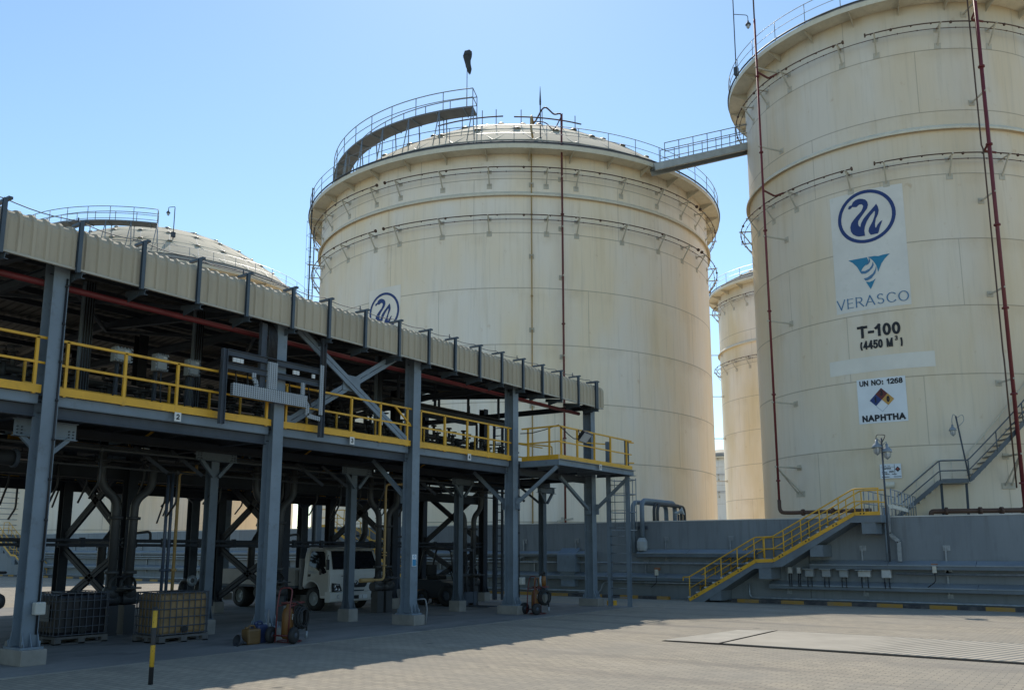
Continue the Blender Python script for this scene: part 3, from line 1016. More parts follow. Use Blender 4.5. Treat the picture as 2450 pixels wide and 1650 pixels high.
def riser(root, P, R, az, rho, z0, z1, r, arms, mat, name='riser_pipe', flange=2.4, wid=.05, thin=None, diag=True, label=None):
    p = P(R + rho, az, 0)
    mb = MB().tube([(p[0], p[1], z0), (p[0], p[1], z1)], r, 10)
    z = z0 + 1.0
    while z < z1:
        mb.cyl((p[0], p[1], z - .035), (p[0], p[1], z + .035), r * 1.75, 12)
        z += flange
    pipe = mb.build(name, mat, root, label=label)
    mb = MB()
    for z in arms:
        a, b = V(P(R - .01, az, z)), V(P(R + rho + .14, az, z))
        mb.bar(a, b, wid, .07)
        e = V(P(R + .012, az, z))
        w = (b - a).normalized().cross(V((0, 0, 1)))
        mb.bar(e - w * .13, e + w * .13, .035, .26)
    if diag:
        for s in (-1, 1):
            w = V((0, 0, 1)).cross(V(P(R + 1, az, 0)) - V(P(R, az, 0))).normalized() * .14 * s
            mb.bar(V(P(R + rho, az, arms[0] - .05)), V(P(R, az, arms[0] - 1.25)) + w, .05, .05)
            mb.bar(V(P(R, az, arms[0])) + w, V(P(R + rho, az, arms[0])) + w * .3, .05, .05)
            e = V(P(R + .012, az, arms[0] - 1.25)) + w
            mb.bar(e - w, e + w, .035, .26)
    mb.build('pipe_support', brkt, pipe)
    return pipe

# naphtha tank: two risers, floor pipes
riser(T2, P2, R2, -42.1, 1.3, 3.9, 28.6, .058, [5.55, 8.62, 12.6, 16.9, 21.6, 25.9], red, flange=4.1)
mb = MB().tube(bend([P2(R2 + 1.3, -42.1, 4.0), P2(R2 + 1.3, -42.1, 3.42), P2(R2 + 1.25, -38, 3.38), P2(R2 + 1.0, -20, 3.38), P2(R2 + 1.0, -13, 3.38)], .35), .09, 10)
for a in (-34, -24):
    p, q = V(P2(R2 + 1.15, a, 3.38)), V(P2(R2 + 1.14, a + .6, 3.38))
    mb.cyl(p, q, .15, 12)
mb.build('floor_pipe', pipe_br, T2)
riser(T2, P2, R2, 26.6, 1.0, 3.4, 28.9, .08, [5.6, 8.75, 12.7, 17.0, 21.7, 26.1], red, flange=3.7)
mb = MB().tube([P2(R2 + .95, 25.0, 4.2), P2(R2 + .95, 25.0, 9.6), P2(R2 + .95, 24.9, 9.9), P2(R2 + .95, 24.9, 19.0), P2(R2 + .95, 24.5, 19.2), P2(R2 + .95, 24.5, 28.6)], .032, 6)
mb.build('pilot_line', pipe_br, T2)
mb = MB().tube(bend([P2(R2 + .9, 2.5, 2.6), P2(R2 + .9, 2.5, 3.28), P2(R2 + .95, 10, 3.28), P2(R2 + 1, 26.6, 3.3), P2(R2 + 1, 50, 3.3)], .12), .10, 10)
for a in (6, 14.5, 20, 26):
    p, q = V(P2(R2 + .97, a, 3.28)), V(P2(R2 + .97, a + .7, 3.28))
    mb.cyl(p, q, .16, 12)
mb.build('floor_pipe', pipe_br, T2)
# link pipes from risers to the rings
for az, rho in ((-42.1, 1.3), (26.6, 1.0)):
    for z in (25.42, 19.05):
        MB().tube(bend([P2(R2 + rho, az, z + .25), P2(R2 + .6, az, z + .05), P2(R2 + .55, az + 4, z)], .1), .05, 8).build('ring_feed', redrust, T2)
# narrow tank and middle tank risers
riser(T4, P4, R2, -72, 1.2, 2.5, 26.5, .07, [4.0, 8.0, 12.0, 16.0, 20.0, 24.0], red, flange=4.1)
riser(T1, P1, R1, 11.2, .35, .3, 25.0, .055, [3.2, 7.2, 11.6, 15.9, 18.6, 21.4], redrust, flange=6.0, diag=False)
mb = MB()
for s in (-1, 1):
    mb.bar(V(P1(R1 + .35, 11.2, 3.2)) , V(P1(R1 + .15, 11.2 + s * 2.6, .2)), .06, .09)
mb.bar(P1(R1 + .3, 9.4, 3.1), P1(R1 + .3, 13.0, 3.25), .08, .10)
mb.build('riser_stand', brkt, T1)
mb = MB().tube(bend([P1(R1 + .35, 11.2, 25.0), P1(R1 + .2, 11.0, 25.15), P1(R1 - .1, 9.9, 25.2), P1(R1 - .6, 7.8, 26.0), P1(R1 - 1.0, 6.0, 25.3), P1(R1 - 1.0, 5.0, 25.0)], .5, 5), .045, 8)
mb.tube(bend([P1(R1 + .3, 11.2, 24.9), P1(R1 + .1, 9.6, 24.1), P1(R1 - .4, 8.0, 24.9), P1(R1 - .8, 5.2, 25.1)], .4, 5), .03, 6)
mb.build('riser_gooseneck', pipe_br, T1)
riser(T1, P1, R1, 4.1, .15, .3, 22.7, .036, [5, 9, 13, 17, 21], ypipe, flange=4.5, diag=False, label='thin yellowish vertical pipe')
mb = MB().tube(bend([P1(R1 + .9, 4.1, 23.3), P1(R1 + .1, 4.1, 24.2), P1(R1 - .2, 4.2, 25.0), P1(R1 - .7, 4.6, 25.4), P1(R1 - 1.2, 5.2, 25.2)], .3), .06, 8)
mb.build('foam_chamber_pipe', ypipe, T1)
riser(T1, P1, R1, -66, .9, .5, 24.0, .04, [3, 7, 11, 15, 19, 22.0], pipe_dk, flange=3.0, diag=False, label='dark riser pipe at the left edge')
# caged ladder at the left edge
mb = MB()
for az in (-82, -79.6):
    mb.tube([P1(R1 + .5, az, 14), P1(R1 + .5, az, 23.6)], .02, 6)
for k in range(32):
    mb.tube([P1(R1 + .5, -82, 14 + k * .29), P1(R1 + .5, -79.6, 14 + k * .29)], .010, 5, caps=False)
for k in range(9):
    z = 15.5 + k * .95
    mb.tube([P1(R1 + .5, -82, z), P1(R1 + .8, -82.4, z), P1(R1 + 1.0, -80.8, z), P1(R1 + .8, -79.2, z), P1(R1 + .5, -79.6, z)], .012, 5)
for az, rr in ((-82.4, .8), (-80.8, 1.0), (-79.2, .8)):
    mb.tube([P1(R1 + rr, az, 15.5), P1(R1 + rr, az, 23.2)], .010, 5)
mb.build('caged_ladder', galv, T1)
# spray-over lines and low mast on the dome of the middle tank
mb = MB()
for az0, az1, r0, h in ((-30, -4, 9.2, .55), (0, 26, 9.2, .5)):
    pts = [P1(r0, az0 + (az1 - az0) * i / 10, 23.63 + 5.6 * (1 - (r0 / R1) ** 2) + h) for i in range(11)]
    mb.tube(pts, .04, 6)
    for i in (1, 4, 7, 9):
        p = pts[i]
        mb.tube([(p[0], p[1], p[2] - h - .1), (p[0], p[1], p[2] + .45)], .025, 5)
        mb.tube([(p[0] + .3, p[1] + .2, p[2] - h), (p[0], p[1], p[2])], .02, 5)
mb.build('roof_spray_line', pipe_br, T1)

# curved raised platforms on tank tops
def platform(root, P, r0, r1, z, a0, a1, zrim, name='gauge_platform'):
    n = int(abs(a1 - a0) / 2.5)
    vs, fs = [], []
    for i in range(n + 1):
        a = a0 + (a1 - a0) * i / n
        vs += [P(r0, a, z), P(r1, a, z), P(r1, a, z + .10), P(r0, a, z + .10)]
    for i in range(n):
        k, l = 4 * i, 4 * i + 4
        fs += [(k, l, l + 1, k + 1), (k + 1, l + 1, l + 2, k + 2), (k + 2, l + 2, l + 3, k + 3), (k + 3, l + 3, l, k)]
    fs += [(0, 1, 2, 3), (4 * n, 4 * n + 3, 4 * n + 2, 4 * n + 1)]
    fl = MB().add(vs, fs).build(name, M('platform_grey', (.15, .155, .165), .6), root)
    mb = MB()
    arc = lambda r, zz: [P(r, a0 + (a1 - a0) * i / n, zz) for i in range(n + 1)]
    for r in (r0, r1):
        mb.tube(arc(r, z + 1.15), .028, 6)
        mb.tube(arc(r, z + .62), .022, 6)
        m_ = int(abs(a1 - a0) / 8)
        for i in range(m_ + 1):
            a = a0 + (a1 - a0) * i / m_
            mb.tube([P(r, a, z + .05), P(r, a, z + 1.15)], .026, 6)
    for a in (a1,):
        for zz in (1.15, .62):
            mb.tube([P(r0, a, z + zz), P(r1, a, z + zz)], .026, 6)
    mb.build('railing', galv, fl)
    mb = MB()
    for i in range(n + 1):
        if i % 3 == 0:
            a = a0 + (a1 - a0) * i / n
            mb.bar(P(r0, a, z - .03), P(r1, a, z - .03), .05, .06)
    mb.build('floor_joists', steel, fl)
    mb = MB()
    m_ = int(abs(a1 - a0) / 9)
    for i in range(m_ + 1):
        a = a0 + (a1 - a0) * i / m_
        zb = zrim
        mb.tube([P(r1, a, z), P(r1 + .25, a + .8, zb)], .035, 6)
        mb.tube([P(r1, a, z), P(r1 + .25, a - 1.4, zb)], .03, 6)
        mb.tube([P(r0, a, z), P(r0 - .1, a, zb + .9)], .035, 6)
    mb.build('support_struts', galv, fl)
    return fl
platform(T1, P1, 11.25, 12.25, 25.95, -150, -10.8, 23.6)
platform(T3, P3, 10.6, 11.6, 25.95, -120, -3.0, 23.6)

# footbridge between the tank tops
root = thing('footbridge', 'sloping railed steel footbridge between the two big tanks', 'footbridge', (46.6 * cos(radians(25.3)), 46.6 * sin(radians(25.3)), 22.3))
A = V((46.2 * cos(radians(25.5)), 46.2 * sin(radians(25.5)), 22.55))
B = V((48.3 * cos(radians(18.0)), 48.3 * sin(radians(18.0)), 24.35))
d = (B - A).normalized(); sd = d.cross(V((0, 0, 1))).normalized()
for s in (-1, 1):
    MB().C(A + sd * .42 * s, B + sd * .42 * s, .12 * -s, .42, .02).build('girder', steel_pale, root)
MB().bar(A + V((0, 0, .12)), B + V((0, 0, .12)), .8, .05).build('deck', steel, root)
for s in (-1, 1):
    mb = MB()
    o = sd * .46 * s + V((0, 0, .2))
    for z in (.55, 1.05):
        mb.tube([A + o + V((0, 0, z)) + d * .6, B + o + V((0, 0, z))], .024, 6)
    for k in range(8):
        p = A.lerp(B, .09 + k / 8) + o
        mb.tube([p, p + V((0, 0, 1.05))], .024, 6)
    mb.build('railing', galv, root)

# windsock
wp = V(P1(11.75, -13.1, 26.0))
root = thing('windsock', 'limp dark windsock hanging from its pole on the raised tank platform', 'windsock', tuple(wp))
MB().tube([wp, wp + V((0, 0, 3.7))], [.03, .018], 8).build('pole', galv, root)
ax = V((sin(PSI), -cos(PSI), 0))          # to the right in view
ctr = [(x * .56, 1.4 + z * .60, a * .56, b * .56) for x, z, a, b in [(.05, 3.90, .05, .05), (.05, 3.86, .24, .2), (.05, 3.74, .37, .30), (.05, 3.52, .44, .36), (.05, 3.3, .43, .34), (.06, 3.0, .34, .28), (.08, 2.6, .29, .22), (.12, 2.2, .27, .17), (.19, 1.9, .25, .12), (.25, 1.7, .16, .06), (.30, 1.5, .05, .02)]]
mb = MB(); vs = []
dp = V((ax.y, -ax.x, 0))
for k, (x, z, a, b) in enumerate(ctr):
    for j in range(12):
        t_ = 2 * pi * j / 12
        wob = 1 + .12 * sin(3 * t_ + k)
        vs.append(wp + ax * (x + a * cos(t_) * wob) + dp * (b * sin(t_) * wob) + V((0, 0, z + .06 * sin(2 * t_ + k))))
fs = [(k * 12 + j, k * 12 + (j + 1) % 12, k * 12 + 12 + (j + 1) % 12, k * 12 + 12 + j) for k in range(len(ctr) - 1) for j in range(12)]
mb.add(vs, fs, True)
mb.build('sock', M('windsock_cloth', (.05, .055, .06), .9, var=.4, scale=3, dirt=(.13, .09, .05)), root)
MB().lathe([(.235, 0), (.255, .015), (.255, -.015), (.235, 0)], 14, c=tuple(wp + V((0.02, 0, 3.42)))).build('hoop', steel_dk, root)

# lamp masts on the tank rims
def rim_lamp(label, P, r, az, z, h, spike=False):
    p = V(P(r, az, z))
    root = thing('rim_lamp', label, 'lamp', tuple(p), 'lamps on the tank rims')
    mb = MB().tube([p, p + V((0, 0, h))], .035, 6)
    mb.build('pole', steel_dk, root)
    h_, g_ = MB(), MB()
    if spike:
        h_.tube([p + V((0, 0, h)), p + V((0, 0, h + .2)), p + V((0, 0, h + 1.1))], [.05, .055, .01], 8)
        h_.box(p.x - .16, p.x + .16, p.y - .12, p.y + .12, p.z + .0, p.z + .40)
        h_.build('lightning_spike', steel_dk, root)
    else:
        a = ax * (-.5)
        q = p + V((0, 0, h))
        h_.tube(bend([q, q + V((0, 0, .1)), q + a + V((0, 0, .06)), q + a + V((0, 0, -.15))], .1), .025, 6)
        caged_lamp(h_, g_, tuple(q + a + V((0, 0, -.42))))
        h_.box(p.x - .14, p.x + .14, p.y - .1, p.y + .1, p.z + .2, p.z + .6)
        h_.build('lamp_housing', steel_dk, root)
        g_.build('lamp_shade', lampglass, root)
    return root
ax = V((sin(PSI), -cos(PSI), 0))
rim_lamp('spiked mast with a box standing on the middle tank rim', P1, R1 - .6, 6.8, 23.6, 2.4, True)
rim_lamp('hooked lamp pole on the dome of the left tank', P3, 9.5, 3.5, 25.6, 2.6)
# lamp with a bent pipe at the upper left of the naphtha tank
p = V(P2(R2 + .85, -61.5, 26.9))
root = thing('rim_lamp', 'lamp pole on the upper left rim of the naphtha tank', 'lamp', tuple(p), 'lamps on the tank rims')
MB().tube([p, p + V((0, 0, 6.5))], .03, 6).build('pole', steel_dk, root)
h_, g_ = MB(), MB()
q = p + ax * .78 + V((0, 0, 3.3))
caged_lamp(h_, g_, tuple(q))
h_.tube(bend([p + V((0, 0, 3.95)), q + V((0, 0, .6)), q + V((0, 0, .2))], .15), .02, 6)
h_.build('lamp_housing', steel_dk, root); g_.build('lamp_shade', lampglass, root)
mb = MB().box(p.x - .12, p.x + .12, p.y - .1, p.y + .1, p.z + .3, p.z + .75)
mb.build('switch_box', steel_dk, root)
mb = MB().tube(bend([V(P2(R2 + 1.3, -42.1, 28.6)), V(P2(R2 + 1.3, -42.1, 30.6)), V(P2(R2 + .9, -36, 30.55)), V(P2(R2 + .2, -28, 30.3)), V(P2(R2 - .5, -22, 30.3))], .15), .04, 8)
mb.build('riser_gooseneck', pipe_br, T2)

# ---------------------------------------------------------------- markings on the naphtha tank
def wrap(c, R, fac, s_c=0.0):
    def fn(s, z, off=0.0):
        a = radians(fac) + s / R
        return (c[0] + (R + .008 + off) * cos(a), c[1] + (R + .008 + off) * sin(a), z)
    return fn
w2 = wrap(C2, R2, fac2)
D = pi / 180 * R2
mb = MB(); put_panel(mb, -22.25 * D, 2.1 * D, 12.43, 18.1, w2)
mb.build('emblem_panel', M('panel_grey', (.67, .64, .59), .55, var=.06, scale=.8, dirt=(.55, .53, .46)), T2)
SWAN = [(-1.43, 15.91), (-1.45, 16.15), (-1.41, 16.35), (-1.31, 16.58), (-1.15, 16.81), (-0.96, 17.0), (-0.93, 16.97), (-0.96, 16.79), (-1.06, 16.53), (-1.23, 16.25), (-1.27, 16.1), (-1.23, 15.97), (-1.18, 15.9), (-0.88, 15.91), (-0.84, 15.97), (-0.78, 16.18), (-0.65, 16.49), (-0.74, 16.46), (-0.86, 16.34), (-0.94, 16.19), (-0.97, 16.22), (-0.97, 16.4), (-0.92, 16.62), (-0.81, 16.82), (-0.77, 17.0), (-0.8, 17.19), (-0.86, 17.33), (-0.94, 17.24), (-1.09, 17.09), (-1.27, 16.92), (-1.46, 16.72), (-1.57, 16.53), (-1.61, 16.37), (-1.67, 16.43), (-1.7, 16.55), (-1.68, 16.67), (-1.57, 16.82), (-1.41, 17.01), (-1.26, 17.19), (-1.21, 17.36), (-1.23, 17.51), (-1.31, 17.63), (-1.43, 17.7), (-1.58, 17.74), (-1.74, 17.72), (-1.86, 17.64), (-1.94, 17.5), (-2.0, 17.51), (-2.07, 17.47), (-2.1, 17.36), (-2.04, 17.33), (-1.96, 17.36), (-1.91, 17.42), (-1.82, 17.39), (-1.72, 17.37), (-1.64, 17.43), (-1.57, 17.46), (-1.47, 17.44), (-1.42, 17.35), (-1.46, 17.23), (-1.53, 17.11), (-1.7, 16.96), (-1.87, 16.8), (-2.0, 16.64), (-2.06, 16.45), (-2.04, 16.25), (-1.96, 16.09), (-1.83, 15.99), (-1.7, 15.93)]
navy = M('emblem_navy', (.012, .035, .15), .5, var=.1)
teal = M('emblem_teal', (.02, .19, .33), .5, var=.08)
slate = M('emblem_slate', (.07, .17, .30), .5, var=.08)
def swan_mark(parent, fn, s, z, k):
    mb = MB()
    put_poly(mb, [(s + (a + 1.34) * k, z + (b - 16.83) * k) for a, b in SWAN], fn, .012)
    put_ring(mb, s, z, 1.115 * k, 1.27 * k, fn, .012)
    mb.build('swan_emblem', navy, parent)
swan_mark(T2, w2, -1.34, 16.83, 1.0)
TRI = [[(-2.25, 14.89), (-1.42, 14.88), (-1.37, 14.73), (-1.39, 14.61), (-1.53, 14.5), (-1.64, 14.4), (-1.71, 14.27), (-1.74, 14.2), (-1.88, 14.51), (-2.06, 14.74)],
       [(-1.38, 14.88), (-0.45, 14.88), (-0.65, 14.7), (-0.82, 14.48), (-0.99, 14.1), (-1.01, 14.27), (-1.05, 14.43), (-1.13, 14.6), (-1.23, 14.75)],
       [(-1.54, 13.74), (-1.38, 13.7), (-1.23, 13.74), (-1.11, 13.82), (-1.35, 13.35)]]
STR = [[(-1.71, 14.28), (-1.54, 14.25), (-1.35, 14.32), (-1.23, 14.47), (-1.18, 14.63), (-1.15, 14.47), (-1.22, 14.33), (-1.37, 14.19), (-1.53, 14.12), (-1.7, 14.14), (-1.74, 14.2)],
       [(-1.62, 13.91), (-1.45, 13.93), (-1.23, 14.06), (-1.1, 14.25), (-1.06, 14.41), (-1.05, 14.28), (-1.11, 14.06), (-1.29, 13.85), (-1.45, 13.79), (-1.55, 13.79)],
       [(-1.35, 14.86), (-1.29, 14.74), (-1.3, 14.63), (-1.38, 14.54), (-1.5, 14.5), (-1.39, 14.63), (-1.34, 14.75)]]
mb = MB()
for p in TRI: put_poly(mb, p, w2, .012)
mb.build('triangle_emblem', teal, T2)
mb = MB()
for p in STR: put_poly(mb, p, w2, .012)
mb.build('triangle_stripes', slate, T2)
mb = MB(); put_strokes(mb, 'VERASCO', -2.93, .22, 12.60, 13.09, w2, .11, .012, .22, .55)
mb.build('company_lettering', slate, T2)
mb = MB(); put_strokes(mb, 'T-100', -15.7 * D, -1.7 * D, 11.14, 11.71, w2, .21, .012, .24)
mb.build('tank_number', ink, T2)
mb = MB()
put_strokes(mb, '(4450 M', -15.1 * D, -4.4 * D, 10.60, 11.0, w2, .19, .012, .26)
put_strokes(mb, '3', -3.9 * D, -2.85 * D, 10.86, 11.08, w2, .19, .012)
put_strokes(mb, ')', -2.3 * D, -1.45 * D, 10.60, 11.0, w2, .19, .012)
mb.build('capacity_lettering', ink, T2)
mb = MB(); put_panel(mb, -26.2 * D, 7.8 * D, 9.57, 10.26, w2)
mb.build('repaint_patch', M('patch_paint', (.68, .64, .57), .55, var=.05, scale=1), T2)
mb = MB(); put_panel(mb, -17.0 * D, -1.6 * D, 7.24, 9.25, w2, .004)
pl = mb.build('naphtha_placard', signwhite, T2)
mb = MB()
put_strokes(mb, 'UN NO: 1268', -16.2 * D, -2.4 * D, 8.93, 9.18, w2, .21, .012, .22)
put_strokes(mb, 'NAPHTHA', -16.0 * D, -2.3 * D, 7.32, 7.61, w2, .25, .012, .26)
put_strokes(mb, '3', -9.75 * D, -8.75 * D, 8.44, 8.69, w2, .2, .020)
put_strokes(mb, '1', -11.65 * D, -10.85 * D, 8.14, 8.41, w2, .2, .020)
put_strokes(mb, '0', -7.8 * D, -6.75 * D, 8.13, 8.41, w2, .2, .020)
mb.build('placard_lettering', ink, pl)
dc, dz, dw, dh = -9.25 * D, 8.26, 3.85 * D, .53
for nm, cx, cz, m_ in (('red_diamond', 0, .5, M('diamond_red', (.11, .016, .016), .5)), ('blue_diamond', -.5, 0, M('diamond_blue', (.012, .035, .16), .5)), ('yellow_diamond', .5, 0, M('diamond_yellow', (.45, .25, .06), .5))):
    mb = MB()
    x, z = dc + cx * dw, dz + cz * dh
    put_poly(mb, [(x - dw / 2, z), (x, z - dh / 2), (x + dw / 2, z), (x, z + dh / 2)], w2, .015)
    mb.build(nm, m_, pl)
mb = MB()
for a, b in (((-.5, -.5), (0, -1)), ((0, -1), (.5, -.5))):
    p, q = (dc + a[0] * dw, dz + a[1] * dh), (dc + b[0] * dw, dz + b[1] * dh)
    put_poly(mb, [(p[0], p[1] - .008), (q[0], q[1] - .008), (q[0], q[1] + .008), (p[0], p[1] + .008)], w2, .015)
mb.build('diamond_outline', slate, pl)
# emblem on the middle tank, partly behind the gantry roof
w1 = wrap(C1, R1, fac1)
D1 = pi / 180 * R1
mb = MB(); put_panel(mb, -38.9 * D1, -28.6 * D1, 9.2, 15.95, w1)
mb.build('emblem_panel', M('panel_cream', (.81, .735, .635), .55, var=.06, scale=.8), T1)
swan_mark(T1, w1, -33.75 * D1, 14.57, .86)
# information sign at the tank foot
ws = wrap(C2, R2 + .05, fac2)
root = thing('product_sign', 'small white product sign low on the naphtha tank behind the lamp post', 'sign', P2(R2 + .05, -8, 4.75))
mb = MB(); put_panel(mb, -11.4 * D, -4.9 * D, 4.77, 5.40, ws, 0, 6)
mb.build('board', signwhite, root)
mb = MB()
put_strokes(mb, 'NAPHTHA', -10.3 * D, -7.9 * D, 5.17, 5.23, ws, .22, .01, .26)
put_strokes(mb, '3YE', -8.6 * D, -7.2 * D, 5.02, 5.10, ws, .22, .01, .26)
put_text(mb, 'UN 1268', -10.1 * D, -8.2 * D, 5.29, 5.34, ws, .0, .01)
for z, a, b in ((4.95, -9.8, -8.5), (4.95, -7.8, -6.3), (4.84, -10.9, -8.6), (4.84, -7.3, -5.0), (5.05, -10.8, -9.2), (4.99, -10.8, -9.2)):
    put_panel(mb, a * D, b * D, z - .012, z + .012, ws, .01, 2)
for a in (-6.9,):
    put_panel(mb, a * D - .008, a * D + .008, 4.9, 5.38, ws, .01, 1)
put_panel(mb, -11.2 * D, -6.9 * D, 5.255, 5.265, ws, .01, 4)
x, z = -5.95 * D, 5.16
put_poly(mb, [(x - .11, z), (x, z - .12), (x + .11, z), (x, z + .12)], ws, .01)
mb.build('lettering', ink, root)
mb = MB(); put_poly(mb, [(x - .06, z + .01), (x, z - .045), (x + .06, z + .01), (x, z + .075)], ws, .015)
mb.build('hazard_diamond', M('hazard_red', (.30, .06, .04), .5), root)
# manhole-like box outline under the sign
MB().lathe([(R2 + .03, 4.35), (R2 + .06, 4.35), (R2 + .06, 4.62), (R2 + .03, 4.62)], 3, fac2 - 10.0, fac2 - 7.2, c=(C2[0], C2[1], 0)).build('inlet_plate', trim, T2)

# spiral stair on the naphtha tank
root = thing('spiral_stair', 'grey spiral stair with railing curling up the naphtha tank', 'staircase', P2(R2 + .5, -6, 3))
def zs(az):
    if az < 5.6: return 3.02 + (az + 6.5) * .125
    if az < 13.0: return 4.53
    return 4.53 + (az - 13.0) * .148
st = MB()
k = -6.0
treads = []
while k < 75:
    if not 5.6 < k < 13.0:
        treads.append(k)
    k += 1.62
for a in treads:
    q = [P2(R2 + .03, a - .85, zs(a) - .03), P2(R2 + .85, a - .85, zs(a) - .03), P2(R2 + .85, a + .95, zs(a) - .03), P2(R2 + .03, a + .95, zs(a) - .03)]
    m2 = MB().add(q + [(x, y, z + .035) for x, y, z in q], [(0, 3, 2, 1), (4, 5, 6, 7), (0, 1, 5, 4), (1, 2, 6, 5), (2, 3, 7, 6), (3, 0, 4, 7)])
    m2.build('tread', M('tread_grey', (.20, .19, .17), .6), root)
n = 6
q = [P2(R2 + .03 + .82 * (j % 2), 5.2 + 8.2 * (j // 2) / n, 4.5) for j in range(2 * n + 2)]
m2 = MB().add(q, [(2 * j, 2 * j + 1, 2 * j + 3, 2 * j + 2) for j in range(n)])
m2.add([(x, y, z - .07) for x, y, z in q], [(2 * j, 2 * j + 2, 2 * j + 3, 2 * j + 1) for j in range(n)])
m2.build('landing', MATS['tread_grey'], root)
azs = [-6 + 81 * i / 108 for i in range(109)]
m2 = MB()
for i in range(len(azs) - 1):
    m2.bar(P2(R2 + .88, azs[i], zs(azs[i])), P2(R2 + .88, azs[i + 1], zs(azs[i + 1])), .03, .17)
m2.build('stringer', stair_steel, root)
m2 = MB()
for h in (.42, .84):
    m2.tube([P2(R2 + .88, a, zs(a) + h) for a in azs], .03 if h > .5 else .026, 6)
for a in (5.6, 13.0, 21, 29, 37, 45, 53, 61):
    m2.tube([P2(R2 + .88, a, zs(a)), P2(R2 + .88, a, zs(a) + .84)], .025, 6)
m2.build('outer_railing', stair_steel, root)
m2 = MB().tube([P2(R2 + .08, a, zs(a) + .95) for a in azs], .022, 6)
for i in range(0, len(azs), 7):
    a = azs[i]
    m2.tube([P2(R2 + .08, a, zs(a) - .02), P2(R2 + .08, a, zs(a) + .95)], .014, 5)
m2.build('wall_handrail', trim, root)
m2 = MB()
for a in (5.9, 12.6):
    m2.bar(P2(R2 + .6, a, 4.45), P2(R2 + .35, a, .1), .09, .09)
m2.build('landing_leg', steel_dk, root)
root = thing('lamp_post', 'leaning grey lamp post with one caged lamp on the spiral stair landing', 'lamp post', P2(R2 + .9, 12.9, 4.6))
a = V(P2(R2 + .92, 12.9, 4.6)); b = a + V((.1, .32, 2.65))
MB().tube([a, b], .032, 8).build('pole', steel_dk, root)
h_, g_ = MB(), MB()
l = b + ax * -.18 + V((0, 0, -.62))
caged_lamp(h_, g_, tuple(l), .12)
h_.tube(bend([b, b + ax * -.1 + V((0, 0, .1)), l + V((0, 0, .5)), l + V((0, 0, .25))], .1), .014, 6)
h_.tube(bend([b + V((0, 0, -.1)), b + ax * .3 + V((0, 0, .1)), b + ax * .35 + V((0, 0, -.2)), b + V((0, 0, -.5))], .15), .012, 6)
h_.build('lamp_housing', galv, root); g_.build('lamp_shade', lampglass, root)

# ================================================================ LOADING GANTRY
G = thing('loading_gantry', 'long grey steel loading gantry with beige corrugated fascia and yellow railings', 'loading gantry', (15.4, 13.8, 0))
CX = [-1.7, 2.55, 6.78, 11.27, 15.38, 19.48, 23.74]
def main_column(x, y, sgn=-1, top=6.35):
    """H column on a concrete plinth with fanned base stiffeners; sgn = side the outer flange faces"""
    c = MB().H((x, y, .28), (x, y, top), .25, .29, .016, up=(0, 1, 0)).build('column', steel, G)
    MB().box(x - .19, x + .19, y - .34, y + .34, .015, .245).build('plinth', concrete, c, bevel=.012)
    mb = MB().box(x - .17, x + .17, y - .26, y + .26, .245, .275)
    for s in (-1, 1):
        yy = y + s * .145
        for dx in (-.115, 0, .115):
            mb.add([(x + dx - .007, yy, .275), (x + dx - .007, yy + s * .10, .275), (x + dx - .007, yy, .50),
                    (x + dx + .007, yy, .275), (x + dx + .007, yy + s * .10, .275), (x + dx + .007, yy, .50)],
                   [(0, 1, 2), (3, 5, 4), (0, 3, 4, 1), (1, 4, 5, 2), (2, 5, 3, 0)])
    for s in (-1, 1):
        mb.add([(x + s * .125, y + .12, .275), (x + s * .165, y + .12, .275), (x + s * .125, y + .12, .50),
                (x + s * .125, y + .134, .275), (x + s * .165, y + .134, .275), (x + s * .125, y + .134, .50)],
               [(0, 1, 2), (3, 5, 4), (0, 3, 4, 1), (1, 4, 5, 2), (2, 5, 3, 0)])
    for dx in (-.13, .13):
        for dy in (-.21, .21):
            mb.cyl((x + dx, y + dy, .27), (x + dx, y + dy, .36), .014, 6)
    mb.build('base_plate', steel, c)
    return c
for x in CX:
    main_column(x, 13.795)
    main_column(x, 26.2, top=6.9)

def small_column(x, y, top, name='inner_column', r=.19, m=None):
    m = m or steel
    c = MB().H((x, y, .32), (x, y, top), r, r, .014, up=(0, 1, 0)).build(name, m, G)
    MB().box(x - .15, x + .15, y - .19, y + .19, .015, .31).build('plinth', concrete, c, bevel=.01)
    mb = MB().box(x - .13, x + .13, y - .15, y + .15, .31, .33)
    for s in (-1, 1):
        for dx in (-.08, .08):
            yy = y + s * r / 2
            mb.add([(x + dx - .006, yy, .33), (x + dx - .006, yy + s * .07, .33), (x + dx - .006, yy, .56), (x + dx + .006, yy, .33), (x + dx + .006, yy + s * .07, .33), (x + dx + .006, yy, .56)],
                   [(0, 1, 2), (3, 5, 4), (0, 3, 4, 1), (1, 4, 5, 2), (2, 5, 3, 0)])
    mb.build('base_plate', m, c)
    return c
def t_head(c, x, y, z0=3.54, z1=3.70, w=.5, m=None):
    m = m or steel
    """short bolted cross beam with knee braces on top of a small column"""
    zc = (z0 + z1) / 2
    mb = MB().H((x - w, y, zc), (x + w, y, zc), .14, z1 - z0 + .04, .012)
    mb.build('cross_head', m, c)
    mb = MB()
    for s in (-1, 1):
        mb.bar((x + s * .06, y, zc - .42), (x + s * (w - .12), y, z0 - .0), .07, .07)
    mb.build('knee_brace', m, c)
    mb = MB()
    for s in (-1, 1):
        for i in range(2):
            for j in range(3):
                px, pz = x + s * (w - .05 - i * .07), z0 + .03 + j * .05
                mb.cyl((px, y - .026, pz), (px, y - .006, pz), .014, 6)
    mb.build('bolts', steel_dk, c)
BX = [2.6, 11.22, 15.24, 19.45, 23.80]
